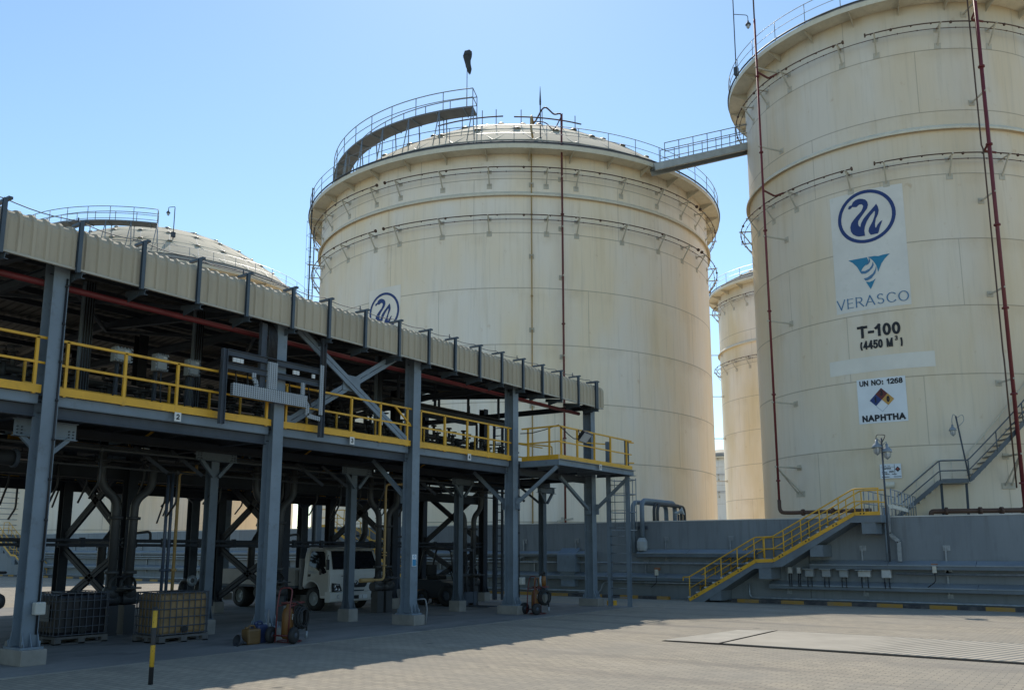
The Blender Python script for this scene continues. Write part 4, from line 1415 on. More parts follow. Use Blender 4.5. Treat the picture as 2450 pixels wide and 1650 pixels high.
for x in BX:
    c = small_column(x, 15.62, 3.62, m=steel_half_shade)
    t_head(c, x + (.05 if x > 12 else 0), 15.5, m=steel_half_shade)
c = small_column(7.0, 14.35, 3.5, r=.17)
t_head(c, 7.04, 14.25, 3.50, 3.74)
FX = [2.6, 6.6, 10.85, 15.2, 19.3, 23.75]
for x in FX:
    c = small_column(x, 18.0, 6.5, 'rear_column', .22, steel_shade)
    c = small_column(x, 20.7, 6.5, 'rear_column', .22, steel_shade)
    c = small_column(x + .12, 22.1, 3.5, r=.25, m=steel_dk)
    t_head(c, x + .12, 22.05, 3.38, 3.56, .6, m=steel_dk)
    # cross-braced frame between the rear columns
    mb = MB()
    for z0, z1 in ((.45, 1.72), (1.98, 3.66)):
        for a, b in (((x, 18.12, z0), (x, 20.58, z1)), ((x, 18.12, z1), (x, 20.58, z0))):
            a, b = V(a), V(b)
            for s in (-1, 1):
                w = V((0, 0, 1)) * .055 * s
                mb.bar(a + w, b + w, .08, .065, up=(1, 0, 0))
            for k in range(1, 6):
                p = a.lerp(b, k / 6)
                mb.box(p.x - .012, p.x + .012, p.y - .05, p.y + .05, p.z - .07, p.z + .07)
    mb.build('cross_brace', steel_shade, G)
    mb = MB().H((x, 18.05, 1.85), (x, 20.65, 1.85), .12, .16, .012)
    for y in (18.12, 20.58):
        mb.box(x - .014, x + .014, y - .16, y + .16, 1.55, 2.15)
    mb.build('frame_tie', steel_shade, G)
    MB().H((x, 15.5, 3.78), (x, 24.5, 3.78), .16, .16, .012).build('transverse_beam', steel_shade, G)
for y in (18.0, 20.7):
    mb = MB()
    for s in (-.05, .05):
        mb.bar((2.6, y, 1.86 + s), (23.75, y, 1.86 + s), .05, .05)
    x = 3.2
    while x < 23.7:
        mb.box(x - .05, x + .05, y - .035, y + .035, 1.76, 1.96)
        x += .95
    mb.build('longitudinal_tie', steel_shade, G)
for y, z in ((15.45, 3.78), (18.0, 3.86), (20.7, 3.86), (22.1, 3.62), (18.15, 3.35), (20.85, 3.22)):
    MB().H((-1.5, y, z), (24.0, y, z), .12, .17 if z > 3.5 else .26, .012).build('longitudinal_beam', steel_shade, G)

# upper deck
grat = M('deck_grating', (.04, .043, .046), .7, var=.3, bump=.6, bscale=60)
MB().box(-1.9, 23.9, 13.86, 17.9, 4.06, 4.10).build('deck_plate', grat, G)
MB().box(-1.9, 23.9, 20.8, 24.6, 4.06, 4.10).build('deck_plate', grat, G)
for k, (x0, x1) in enumerate(zip(CX, CX[1:])):
    a, b = x0 + .13, x1 - .13
    if k < 5:
        MB().C((a, 13.80, 4.035), (b, 13.80, 4.035), -.09, .17, .012).build('edge_beam', steel, G)
        # front railing of the bay
        r = MB()
        y = 13.74
        r.bar((a - .03, y, 5.0), (b + .03, y, 5.0), .045, .04)
        r.bar((a - .03, y, 4.60), (b + .03, y, 4.60), .038, .035)
        n = 4
        for i in range(n + 1):
            xx = [x0 + .24 + (x1 - x0 - .48) * j / (n - .0) for j in range(n + 1)][i]
            r.bar((xx, y, 4.10), (xx, y, 5.0), .045, .045)
        if k == 4 - 1:
            r.bar((b - .55, y, 5.0), (b + .0, y, 4.62), .035, .035)
        r = r.build('railing', yellow, G)
        MB().box(a, b, 13.715, 13.73, 4.115, 4.245).build('toe_board', yellow, r)
    MB().H((a, 13.9, 3.86), (b, 13.9, 3.86), .14, .20, .012).build('deck_girder', steel_dk, G)
# inner railing of the walkway
for k, (x0, x1) in enumerate(zip(CX[1:], CX[2:])):
    r = MB()
    y = 15.35
    for z in (4.95, 4.55, 4.2):
        r.bar((x0 + .35, y, z), (x1 - .35, y, z), .035, .035)
    xx = x0 + .35
    while xx < x1 - .3:
        r.bar((xx, y, 4.1), (xx, y, 4.95), .038, .038)
        xx += .93
    r.bar((x1 - .9, y, 4.55), (x1 - 1.5, y + .5, 3.9), .04, .04)
    r.build('inner_railing', yellow, G)
for x in CX[1:]:
    MB().H((x, 13.9, 3.92), (x, 18.0, 3.92), .14, .18, .012).build('deck_joist', steel_dk, G)
    for f in (1.1, 2.2, 3.2):
        MB().H((x - f, 13.95, 3.98), (x - f, 17.9, 3.98), .08, .12, .01).build('deck_joist', steel_dk, G)

# roof: front fascia and pitched sheets, ribbed
sheet = M('roof_sheet_beige', (.43, .37, .275), .75, var=.14, scale=1.6, spec=.15, dirt=(.26, .22, .17), streak=True)
def ribbed(prof, x0, x1, pitch=.21, rib=.032):
    mb = MB()
    n = len(prof)
    nor = []
    for i in range(n):
        a, b = V(prof[max(0, i - 1)]), V(prof[min(n - 1, i + 1)])
        t_ = (b - a).normalized()
        nor.append(V((-t_.y, t_.x)))
    xs = []
    x = x0
    while x < x1:
        for f, h in ((0, 0), (.62, 0), (.70, 1), (.92, 1)):
            xs.append((x + f * pitch, h))
        x += pitch
    xs.append((x, 0))
    vs = []
    for x, h in xs:
        for (y, z), nn in zip(prof, nor):
            vs.append((x, y + nn.x * rib * h, z + nn.y * rib * h))
    fs = []
    for i in range(len(xs) - 1):
        for j in range(n - 1):
            fs.append((i * n + j, (i + 1) * n + j, (i + 1) * n + j + 1, i * n + j + 1))
    mb.add(vs, fs)
    return mb
front = [(y + .4, 1.7 + (z - 1.7) * 1.0308) for y, z in [(13.0, 6.0), (13.0, 6.25), (13.0, 6.46), (13.012, 6.54), (13.045, 6.60), (13.10, 6.645), (13.18, 6.668), (13.4, 6.69)]]
ribbed(front, -2.4, 23.85).build('fascia_sheet', sheet, G)
roof_shade = M('roof_sheet_shaded', (.12, .115, .105), .7)  # roof sheeting darkened, underside shade put into the colour
ribbed([(13.8, 6.843), (17, 7.13), (20.5, 7.45)], -2.4, 23.95, .21).build('roof_sheet', roof_shade, G)
ribbed([(20.5, 7.45), (24, 7.10), (27.6, 6.73), (27.6, 6.1)], -2.4, 23.95, .21).build('roof_sheet', roof_shade, G)
mb = MB()
mb.bar((-2.4, 13.395, 6.118), (23.95, 13.395, 6.118), .05, .035)
mb.build('fascia_trim', M('trim_beige', (.40, .37, .30), .5), G)
mb = MB()        # rounded end cap of the fascia and gable flashing
mb.add([(23.95, y, z) for y, z in front] + [(23.95, 13.8, 6.5), (23.95, 13.65, 6.13)], [tuple(range(len(front) + 2))])
k = len(front)
vs = [(23.80, y - .035, z + .02) for y, z in front] + [(23.965, y - .035, z + .02) for y, z in front]
mb.add(vs, [(i, i + 1, k + i + 1, k + i) for i in range(k - 1)])
mb.add([(23.8, 13.8, 6.87), (23.98, 13.8, 6.87), (23.98, 20.5, 7.48), (23.8, 20.5, 7.48), (23.98, 13.8, 6.65), (23.98, 20.5, 7.28)], [(0, 1, 2, 3), (1, 4, 5, 2)])
mb.build('end_cap', sheet, G)
# purlins and rafters
for y in (13.6, 14.6, 16.0, 17.4, 18.8, 20.2, 21.8, 23.4, 25.0, 26.6):
    z = 6.72 + (min(y, 41 - y) - 13.6) * .092
    MB().C((-2.3, y, z - .02), (23.9, y, z - .02), .06, .13, .008).build('purlin', steel_dk, G)
for x in CX:
    for a, b in (((x, 13.5, 6.56), (x, 20.5, 7.20)), ((x, 20.5, 7.20), (x, 27.5, 6.50))):
        MB().H(a, b, .13, .20, .012).build('rafter', steel_dk, G)
    MB().H((x, 13.9, 6.18), (x, 26.1, 6.30), .12, .16, .012).build('roof_tie', steel_dk, G)
for x0, x1 in zip(CX, CX[1:]):
    mb = MB()
    for a, b in (((x0, 14.2), (x1, 20.3)), ((x1, 14.2), (x0, 20.3))):
        mb.bar((a[0], a[1], 6.50), (b[0], b[1], 7.05), .07, .07)
    mb.build('roof_brace', steel_dk, G)
# fascia posts hooked over the sheet
FP = [0.361, 1.443, 2.515, 3.587, 4.659, 5.757, 6.937, 8.04, 9.133, 10.205, 11.318, 12.297, 13.359, 14.452, 15.493, 16.493, 17.503, 18.472, 19.472, 20.451, 21.451, 22.441, 23.502, 23.585]
postm = M('post_steel', (.06, .08, .10), .45, dirt=(.05, .06, .07))
for x in FP:
    mb = MB()
    mb.C((x - .04, 13.345, 6.06), (x - .04, 13.345, 6.91), .06, .06, .01, up=(0, 1, 0))
    mb.box(x - .04, x + .025, 13.312, 13.72, 6.91, 6.95)
    mb.C((x, 13.35, 6.03), (x, 13.95, 6.10), .06, .09, .01)
    mb.add([(x - .01, 13.55, 5.99), (x + .01, 13.55, 5.99), (x + .01, 13.85, 5.93), (x - .01, 13.85, 5.93), (x - .01, 13.55, 6.08), (x + .01, 13.55, 6.08), (x + .01, 13.85, 6.10), (x - .01, 13.85, 6.10)],
           [(0, 3, 2, 1), (4, 5, 6, 7), (0, 1, 5, 4), (1, 2, 6, 5), (2, 3, 7, 6), (3, 0, 4, 7)])
    mb.build('fascia_post', postm, G)
mb = MB()
for a, b in zip(FP, FP[1:]):
    mb.tube([(a + (b - a) * i / 6, 13.6, 7.0 - .05 * sin(pi * i / 6)) for i in range(7)], .009, 5, caps=False)
for x in FP[::3]:
    mb.tube([(x, 13.6, 6.95), (x, 13.6, 7.06)], .012, 5)
mb.build('earth_wire', steel_dk, G)

# big cross brace in bay three, cable frames
mb = MB()
def dbl(a, b):
    a, b = V(a), V(b)
    for s in (-1, 1):
        w = (b - a).normalized().cross(V((0, 1, 0))) * .05 * s
        mb.bar(a + w, b + w, .085, .035, up=(0, 1, 0))
    for k in range(1, 7):
        p = a.lerp(b, k / 7)
        d_ = (b - a).normalized()
        mb.bar(p - d_ * .06, p + d_ * .06, .012, .2, up=V((0, 1, 0)).cross(d_))
dbl((11.5, 13.83, 4.17), (14.85, 13.83, 6.22))
dbl((11.75, 13.74, 6.22), (15.15, 13.74, 4.2))
mb.box(13.1, 13.62, 13.79, 13.80, 5.15, 5.5)
mb.box(11.38, 11.7, 13.80, 13.815, 4.1, 4.4)
mb.build('front_brace', steel, G)
# knee braces under the end platform
for label, a, b in (('knee', (19.48, 13.62, 2.95), (19.8, 12.5, 3.93)), ('knee', (19.48, 14.0, 2.95), (19.3, 14.95, 3.85)),
                    ('knee', (23.62, 13.8, 2.95), (21.9, 13.75, 3.85)), ('knee', (23.85, 13.65, 2.95), (23.9, 12.5, 3.92)), ('knee', (15.38, 14.0, 2.95), (15.3, 14.95, 3.85))):
    MB().bar(a, b, .09, .09).build('knee_brace', steel, G)
    p = V(a)
    MB().box(p.x - .02, p.x + .02, p.y - .1, p.y + .1, p.z - .16, p.z + .16).build('gusset', steel, G)
# end platform
MB().box(19.75, 24.0, 12.42, 13.9, 4.06, 4.10).build('end_platform', M('platform_plate', (.13, .15, .165), .6), G)
mb = MB()
mb.C((19.72, 12.42, 4.03), (24.05, 12.42, 4.03), .09, .17, .014)
mb.C((19.76, 13.7, 4.03), (19.76, 12.42, 4.03), -.09, .17, .014)
mb.C((24.03, 13.7, 4.03), (24.03, 12.42, 4.03), .09, .17, .014)
for x in (20.8, 21.9, 23.0):
    mb.H((x, 12.5, 4.0), (x, 13.8, 4.0), .08, .1, .01)
mb.build('platform_edge_beam', steel, G)
r = MB()
tr = lambda pts, w: [r.bar(a, b, w, w) for a, b in zip(pts, pts[1:])]
tr([(19.79, 13.66, 5.02), (19.79, 12.45, 5.02), (24.0, 12.45, 5.02)], .04)
tr([(19.79, 13.66, 4.6), (19.79, 12.45, 4.6), (24.0, 12.45, 4.6)], .034)
for x, y in [(19.79, 13.45), (19.79, 12.75), (19.92, 12.45), (20.76, 12.45), (21.72, 12.45), (22.67, 12.45), (23.68, 12.45)]:
    r.bar((x, y, 4.1), (x, y, 5.02), .045, .045)
for a in (4.35, 4.98):
    r.bar((23.9, 13.3, a), (22.9, 13.75, a), .035, .035)
    r.bar((23.9, 12.5, a), (24.1, 12.42, a), .035, .035)
r.bar((22.95, 13.75, 4.1), (22.95, 13.75, 4.98), .04, .04)
r = r.build('platform_railing', yellow, G)
mb = MB().box(19.80, 24.0, 12.425, 12.44, 4.115, 4.245)
mb.box(19.775, 19.79, 12.45, 13.66, 4.115, 4.245)
mb.build('toe_board', yellow, r)
mb = MB()
for pts in ([(20.3, 14.6, 4.1), (20.8, 14.55, 4.8), (22.5, 14.4, 4.85), (22.5, 14.4, 4.1)],):
    mb.tube(bend(pts, .08), .022, 6)
mb.build('step_handrail', yellow, G)
# lower gangway toe boards and deck between bays
for k, (x0, x1) in enumerate([(7.9, 10.5), (12.1, 14.6), (15.9, 18.7), (20.2, 23.0)]):
    for y in (17.4,):
        m2 = MB().box(x0, x1, y, y + .02, 3.74, 3.88)
        for xx in (x0 + .1, (x0 + x1) / 2, x1 - .1):
            m2.bar((xx, y + .03, 3.7), (xx, y + .03, 4.02 if y < 16 else 4.05), .035, .035)
        m2.build('gangway_toe_board', yellow, G)
    MB().box(x0 - .1, x1 + .1, 16.2, 17.42, 3.66, 3.72).build('gangway_deck', grat, G)
    m2 = MB()
    for s in (0, 1):
        xx = x1 - .1 - s * .8
        m2.bar((xx, 15.9, 3.7), (xx + .5, 15.5, 3.2), .03, .07)
    m2.build('folding_ladder', steel_shade, G)
# rear gangway with yellow toe boards at lower level (seen beyond)
for x0, x1 in ((3.5, 10.6), (11.2, 15.0), (15.6, 19.1), (19.6, 23.6)):
    m2 = MB().box(x0, x1, 22.3, 22.32, 3.42, 3.56)
    for z in (3.95, 4.3):
        m2.bar((x0, 22.32, z), (x1, 22.32, z), .035, .035)
    xx = x0 + .2
    while xx < x1:
        m2.bar((xx, 22.32, 3.4), (xx, 22.32, 4.3), .035, .035)
        xx += 1.05
    m2.build('rear_railing', yellow, G)
    MB().box(x0, x1, 22.3, 24.2, 3.34, 3.40).build('rear_gangway', grat, G)

# cable frame in front of bays two and three
fr_ = MB()
fr_.H((9.86, 13.56, 4.0), (9.86, 13.56, 5.42), .09, .10, .012, up=(1, 0, 0))
fr_.H((12.3, 13.56, 4.0), (12.3, 13.56, 6.1), .09, .10, .012, up=(1, 0, 0))
for z in (5.36, 5.10):
    fr_.C((9.9, 13.56, z), (12.28, 13.56, z), .05, .12, .01)
fr_.build('cable_frame', steel_dk, G)
pm = bpy.data.materials.new('perforated_tray')
t = NT(pm)
tc = t.n('ShaderNodeTexCoord')
sx = t.n('ShaderNodeSeparateXYZ')
t.l(tc.outputs['Object'], sx.inputs[0])
px_ = t.math('FRACT', t.math('DIVIDE', t.math('ADD', sx.outputs[0], 50), .052))
pz_ = t.math('FRACT', t.math('DIVIDE', t.math('ADD', sx.outputs[2], 50), .040))
hole = t.math('MULTIPLY', t.math('LESS_THAN', px_, .45), t.math('LESS_THAN', pz_, .6))
col = t.mix(hole, t.mix(t.noise(t.coord(), 5, 4), (.24, .27, .30), (.36, .39, .41)), (.03, .035, .04))
t.l(col, t.bsdf.inputs['Base Color'])
t.bsdf.inputs['Roughness'].default_value = .5
MB().box(9.98, 11.78, 13.42, 13.50, 4.54, 4.78).build('perforated_tray', pm, G)
MB().box(10.84, 11.07, 13.50, 13.55, 4.78, 5.34).build('perforated_tray', pm, G)
m2 = MB()
for s in (-.09, .0, .09):
    pass
for a, b in (((12.22, 13.50, 4.45), (12.22, 13.50, 5.5)), ((11.72, 13.50, 5.05), (11.72, 13.50, 4.75)), ((11.72, 13.50, 4.75), (11.86, 13.50, 4.6)), ((11.86, 13.5, 4.6), (11.86, 13.5, 4.4)), ((11.86, 13.5, 4.4), (12.2, 13.5, 4.36)),
             ((10.5, 13.50, 5.05), (10.5, 13.50, 4.95)), ((10.5, 13.5, 4.95), (10.57, 13.5, 4.85)), ((10.57, 13.5, 4.85), (10.57, 13.5, 4.7))):
    m2.bar(a, b, .09, .03, up=(0, 1, 0))
m2.build('cable_tray_branch', pm, G)
m2 = MB()
for k in range(7):
    xx = 10.86 + k * .032
    m2.tube(bend([(xx, 13.54, 5.3), (xx, 13.54, 6.0), (xx - .05, 13.9, 6.35)], .15), .013, 6)
for k in range(4):
    xx = 12.24 + k * .03
    m2.tube(bend([(xx, 13.52, 5.0), (xx, 13.52, 5.95), (xx + .02, 13.8, 6.2)], .12), .013, 6)
m2.tube(bend([(10.0, 13.6, 5.3), (9.8, 13.55, 5.2), (9.78, 13.6, 4.9)], .1), .012, 6)
for xx in (10.15, 10.42, 11.45, 11.95):
    m2.tube(bend([(xx, 13.6, 5.05), (xx + .02, 13.58, 4.8), (xx + .05, 13.55, 4.6)], .1), .012, 6)
m2.build('cables', cable, G)
m2 = MB()
for xx in (10.05, 10.13, 10.21, 11.5, 11.58, 12.0):
    m2.box(xx - .036, xx + .036, 13.50, 13.53, 5.19, 5.27)
m2.build('terminal_tags', white_paint, G)
m2 = MB().box(10.70, 10.83, 13.57, 13.66, 4.8, 6.1)
m2.build('cable_riser_post', steel_dk, G)

# conduit and small boxes on the columns
def col_extra(x, xc, ztop, box, label):
    m2 = MB().tube([(xc, 13.625, .45), (xc, 13.625, ztop)], .016, 6)
    z = .9
    while z < ztop:
        m2.cyl((xc, 13.625, z), (xc, 13.625, z + .04), .026, 8)
        z += .62
    solo(m2, 'conduit', cable, label, 'conduit', 'conduits on the gantry columns')
    if box:
        solo(MB().box(box[0], box[1], 13.50, 13.62, box[2], box[3]), 'switch_box', M('switch_box_cream', (.45, .44, .40), .5), box[4], 'switch box', 'switch boxes on the gantry columns', bevel=.02)
col_extra(6.78, 6.86, 6.0, (6.76, 6.92, .74, .93, 'cream switch box low on the nearest gantry column'), 'thin black conduit running up the nearest gantry column')
col_extra(19.48, 19.60, 3.9, (19.58, 19.72, .78, .98, 'cream switch box low on the corner column beside the fire cart'), 'thin conduit running up the column beside the far fire cart')
for i, (x, sx_) in enumerate(((11.2, -1), (15.45, 1))):
    solo(MB().tube(bend([(x, 13.60, .58), (x + sx_ * .12, 13.45, .60), (x + sx_ * .15, 13.42, .35), (x + sx_ * .13, 13.44, .02)], .06), .018, 6), 'earth_cable', M('earth_grey', (.20, .21, .22), .5),
         ['looped grey earthing pipe at the foot of the column behind the jerrycans', 'looped grey earthing pipe at the foot of the column with the blue sign'][i], 'earthing pipe', 'earthing pipes')

# number signs of the bays
def bay_sign(txt, x, y, z):
    root = thing('bay_number_sign', 'small white bay sign with black number %s on the gantry edge beam' % txt, 'sign', (x, y, z), 'bay number signs')
    MB().box(x - .065, x + .065, y - .012, y, z, z + .16).build('plate', M('sign_plate_white', (.62, .62, .60), .5, var=.05), root)
    fn = lambda s, zz, o: (s, y - .015 - o, zz)
    mb = MB(); put_strokes(mb, txt, x - .036, x + .036, z + .03, z + .13, fn, .2)
    mb.build('number', ink, root)
bay_sign('2', 9.05, 13.70, 3.955)
bay_sign('3', 13.33, 13.70, 3.965)
bay_sign('4', 17.47, 13.70, 3.965)
bay_sign('5', 21.84, 12.33, 3.965)
# blue mandatory sign on the third column
root = thing('safety_sign', 'small white and blue safety notice on the middle gantry column', 'sign', (15.36, 13.635, 1.34))
MB().box(15.285, 15.435, 13.63, 13.638, 1.33, 1.60).build('plate', signwhite, root)
fn = lambda s, z, o: (s, 13.627 - o, z)
mb = MB(); put_panel(mb, 15.295, 15.415, 1.34, 1.49, fn, 0, 1); put_ring(mb, 15.36, 1.55, .018, .035, fn)
mb.build('blue_panel', M('sign_blue', (.03, .22, .42), .5), root)
mb = MB()
for i in range(3):
    put_panel(mb, 15.418, 15.430, 1.36 + i * .04, 1.385 + i * .04, fn, .001, 1)
mb.build('small_print', ink, root)

# floodlight on the end platform railing
root = thing('floodlight', 'black floodlight clamped on the yellow end platform railing', 'floodlight', (21.0, 12.40, 4.8))
mb = MB()
o = V((21.0, 12.36, 4.84))
u = V((1, 0, -.08)).normalized(); w = V((0, -.75, -.66)).normalized(); vv = w.cross(u).normalized()
q = [o + u * a * .22 + vv * b * .16 + w * c for c in (-.05, .05) for b in (-1, 1) for a in (-1, 1)]
mb.add(q, [(0, 1, 3, 2), (4, 6, 7, 5), (0, 4, 5, 1), (2, 3, 7, 6), (0, 2, 6, 4), (1, 5, 7, 3)])
mb.build('housing', blackplastic, root)
mb = MB()
q = [o + u * a * .20 + vv * b * .14 + w * .053 for b in (-1, 1) for a in (-1, 1)]
mb.add(q, [(0, 1, 3, 2)])
mb.build('lens', lampglass, root)
MB().tube([o + u * -.24 + V((0, .05, .16)), o + u * -.24, ], .015, 6).tube([o + u * .24 + V((0, .05, .16)), o + u * .24], .015, 6).build('yoke', blackplastic, root)
solo(MB().tube([(19.65, 13.62, 4.88), (19.75, 13.3, 4.88), (19.8, 12.9, 4.95), (19.78, 12.44, 5.05), (19.9, 12.42, 4.98), (20.2, 12.4, 4.83), (20.5, 12.4, 4.74), (20.8, 12.38, 4.76)], .013, 6), 'power_cable', cable, 'black cable looped along the end platform railing to the floodlight', 'cable')

# caged ladder at the gantry end
root = thing('caged_ladder', 'grey caged access ladder standing at the end of the gantry', 'ladder', (23.92, 12.9, 0))
for y in (13.22, 12.56):
    MB().H((23.90, y, .02), (23.90, y, 5.05), .11, .11, .012, up=(1, 0, 0)).build('stringer', steel, root)
mb = MB()
for k in range(16):
    z = .3 + k * .26
    mb.tube([(23.9, 13.2, z), (23.9, 12.6, z)], .012, 6)
mb.build('rungs', galv, root)
mb = MB()
for z in (2.3, 2.85, 3.4, 3.85):
    mb.tube([(23.95, 13.2, z), (24.35, 13.25, z), (24.62, 12.9, z), (24.35, 12.5, z), (23.95, 12.58, z)], .016, 5)
for x, y in ((24.35, 13.25), (24.55, 13.02), (24.62, 12.9), (24.55, 12.72), (24.35, 12.5)):
    mb.tube([(x, y, 2.3), (x, y, 3.9)], .014, 5)
mb.build('cage', galv, root)

# ================================================================ PIPEWORK AND EQUIPMENT IN THE GANTRY
solo(MB().tube([(-1.5, 14.05, 5.97), (23.55, 14.05, 5.97)], .055, 10), 'sprinkler_pipe', red, 'long red fire pipe running under the gantry roof edge', 'pipe')
for i, (y, z, r, label) in enumerate([(15.9, 4.42, .09, 'front dark header pipe low on the gantry deck'), (16.3, 4.55, .11, 'second dark header pipe on the gantry deck behind the front one'),
                                      (16.75, 4.8, .10, 'raised dark header pipe in the middle of the gantry deck'), (17.2, 5.1, .08, 'high thin header pipe on the gantry deck'),
                                      (21.4, 4.5, .12, 'rear header pipe behind the deck opening'), (19.2, 5.5, .07, 'high pipe crossing over the deck opening')]):
    root = thing('header_pipe', label, 'pipe', (10, y, z), 'header pipes on the gantry deck')
    x1 = 23.2 - .5 * i
    MB().tube([(-1.5, y, z), (x1, y, z)], r, 10).build('pipe', pipe_dk, root)
    mb = MB()
    x = 3.0 + .37 * i
    while x < x1:
        mb.tube([(x, y, z), (x, y, z + .35)], r * .55, 8)
        mb.cyl((x, y, z + .33), (x, y, z + .37), r * 1.1, 10)
        if int(x * 3) % 2:
            mb.cyl((x, y, z + .45), (x, y, z + .47), .13, 12)
            mb.tube([(x, y, z + .35), (x, y, z + .47)], .015, 6)
        x += .73
    mb.build('branch_stubs', pipe_dk, root)
    mb = MB()
    x = 2.2 + .5 * i
    while x < x1:
        mb.bar((x, y, 4.1 if z < 5 else 4.1), (x, y, z - r), .06, .06)
        x += 2.05
    mb.build('pipe_stands', steel_dk, root)
# upper service racks near the open end (silhouetted)
for k, (y, z, x0, x1) in enumerate([(16.6, 5.75, 17.5, 23.4), (18.3, 6.0, 16.5, 23.6), (20.2, 5.5, 15, 23.3), (19.4, 5.05, 18, 23.0)]):
    root = thing('pipe_rack_tray', ['front', 'second', 'rearmost', 'lowest'][k] + ' dark service tray under the roof at the open end of the gantry', 'pipe rack', ((x0 + x1) / 2, y, z), 'service trays under the roof')
    MB().bar((x0, y, z), (x1, y, z), .3, .10).build('tray', steel_dk, root)
    mb = MB()
    for j in range(3):
        mb.tube(bend([(x0, y - .1 + .1 * j, z + .12), (x1 + .15 * j, y - .1 + .1 * j, z + .12), (x1 + .15 * j, y - .1 + .1 * j, z - 1.2 - .2 * j)], .2), .035, 6)
    mb.build('small_pipes', pipe_dk, root)
    mb = MB()
    x = x0 + .4
    while x < x1:
        mb.bar((x, y, z), (x, y, 6.6), .06, .06)
        x += 1.6
    mb.build('hangers', steel_dk, root)
# explosion-proof boxes above the railing
for i, (x, z, w) in enumerate([(8.82, 5.18, .34), (9.62, 5.14, .26), (10.34, 5.16, .26)]):
    root = thing('control_box', ['wide grey control box behind the railing, leftmost of three', 'tall grey control box behind the railing, middle of three', 'tall grey control box behind the railing, right of three'][i], 'control box', (x, 15.2, z), 'control boxes on the gantry deck')
    h = .28 if i == 0 else .34
    bm_ = M('control_box_grey', (.34, .37, .38), .45, var=.1)
    MB().box(x - w / 2, x + w / 2, 15.20, 15.36, z, z + h).build('box', bm_, root, bevel=.02)
    MB().box(x - w / 2 + .03, x + w / 2 - .03, 15.17, 15.20, z + .03, z + h - .03).build('lid', bm_, root, bevel=.015)
    mb = MB()
    for j in range(5):
        for s in (0, 1):
            mb.cyl((x - w / 2 + w * (j + .5) / 5, 15.19, z + (.012 if s else h - .012)), (x - w / 2 + w * (j + .5) / 5, 15.165, z + (.012 if s else h - .012)), .014, 6)
            mb.cyl((x + (w / 2 - .012) * (1 if s else -1), 15.19, z + h * (j + .5) / 5), (x + (w / 2 - .012) * (1 if s else -1), 15.165, z + h * (j + .5) / 5), .014, 6)
    mb.build('lid_bolts', galv, root)
    MB().box(x + .01, x + .09, 15.165, 15.172, z + h - .09, z + h - .05).build('name_tag', white_paint, root)
    mb = MB().bar((x, 15.4, 4.1), (x, 15.4, z + h), .06, .06)
    for s in (-.05, .05):
        mb.tube(bend([(x + s, 15.28, z), (x + s, 15.28, z - .25), (x + s * 2, 15.3, 4.5)], .1), .014, 6)
    mb.build('stand', steel_dk, root)
# vertical cable risers and dark panels at the inner columns
for i, x in enumerate((8.35, 10.75, 12.7, 16.2)):
    root = thing('cable_riser', 'dark vertical cable riser on the gantry deck, number %s from the left' % ('one', 'two', 'three', 'four')[i], 'cable riser', (x, 15.7, 4.1), 'cable risers on the gantry deck')
    MB().C((x, 15.7, 4.1), (x, 15.7, 6.7), .08, .22, .01, up=(1, 0, 0)).build('channel', steel, root)
    mb = MB()
    for j in range(4):
        mb.tube([(x - .08 + j * .05, 15.66, 4.2), (x - .08 + j * .05, 15.66, 6.7)], .014, 5)
    mb.build('cables', cable, root)

# loading drops: S-bent pipes in every bay
DR = [(5.6, 6.9), (9.6, 10.73), (13.45, 14.6), (17.3, 18.4), (21.1, 22.3)]
bayname = ['outermost', 'second', 'third', 'fourth', 'fifth']
for k, (xa, xb) in enumerate(DR):
    for s, x in ((1, xa), (-1, xb)):
        y = 17.0
        root = thing('loading_drop_pipe', '%s S-bent dark loading pipe hanging in the %s bay of the gantry' % ('left' if s > 0 else 'right', bayname[k]), 'pipe', (x, y, .9), 'loading drop pipes')
        zb = .95
        MB().tube(bend([(x, y, 4.0), (x, y, 3.0), (x + s * .36, y, 2.72), (x + s * .38, y, zb)], .18, 5), .085, 12).build('pipe', pipe_dk, root)
        mb = MB()
        for z in (3.5, 2.35, 1.25):
            xx = x if z > 3 else x + s * .37
            mb.cyl((xx, y, z - .03), (xx, y, z + .03), .14, 12)
        mb.build('flanges', pipe_dk, root)
        # valve and meter cluster at the bottom
        mb = MB()
        xx = x + s * .38
        mb.sphere((xx, y, .85), .17, 10)
        mb.cyl((xx - .22, y, .72), (xx + .22, y, .72), .12, 12)
        mb.tube([(xx, y, .85), (xx + s * .1, y - .35, .95)], .05, 8)
        mb.cyl((xx + s * .1, y - .35, .93), (xx + s * .1, y - .35, .96), .16, 14)
        mb.box(xx - .12, xx + .12, y - .12, y + .12, .02, .6)
        mb.lathe([(.16, -.05), (.2, 0), (.16, .05)], 14, c=(xx + s * .3, y - .1, 1.0), axis='Y')
        mb.build('valve_set', pipe_dk, root)
# small product lines near the pallet tanks
for i, (x, m_, top) in enumerate([(11.11, M('pipe_blue_grey', (.06, .08, .12), .5), 3.3), (11.22, MATS['pipe_blue_grey'], 3.35), (11.37, ypipe, 3.38)]):
    pts = [(x, 17, .7), (x, 17, top)] if i < 2 else [(x, 17, .7), (x, 17, top), (x + .42, 17, top), (x + .42, 17, top + .2)]
    mb = MB().tube(bend(pts, .1), .035, 8)
    mb.cyl((x, 17, 1.25), (x, 17, 1.30), .07, 10)
    solo(mb, 'product_line', m_, ['left thin blue-grey vertical pipe behind the tan pallet tank', 'right thin blue-grey vertical pipe behind the tan pallet tank', 'thin yellow vertical pipe behind the tan pallet tank'][i], 'pipe', 'thin vertical pipes')
mb = MB().tube(bend([(16.35, 15.9, .95), (16.75, 15.9, .95), (16.75, 15.9, 3.4), (17.6, 15.9, 3.45)], .12), .032, 8)
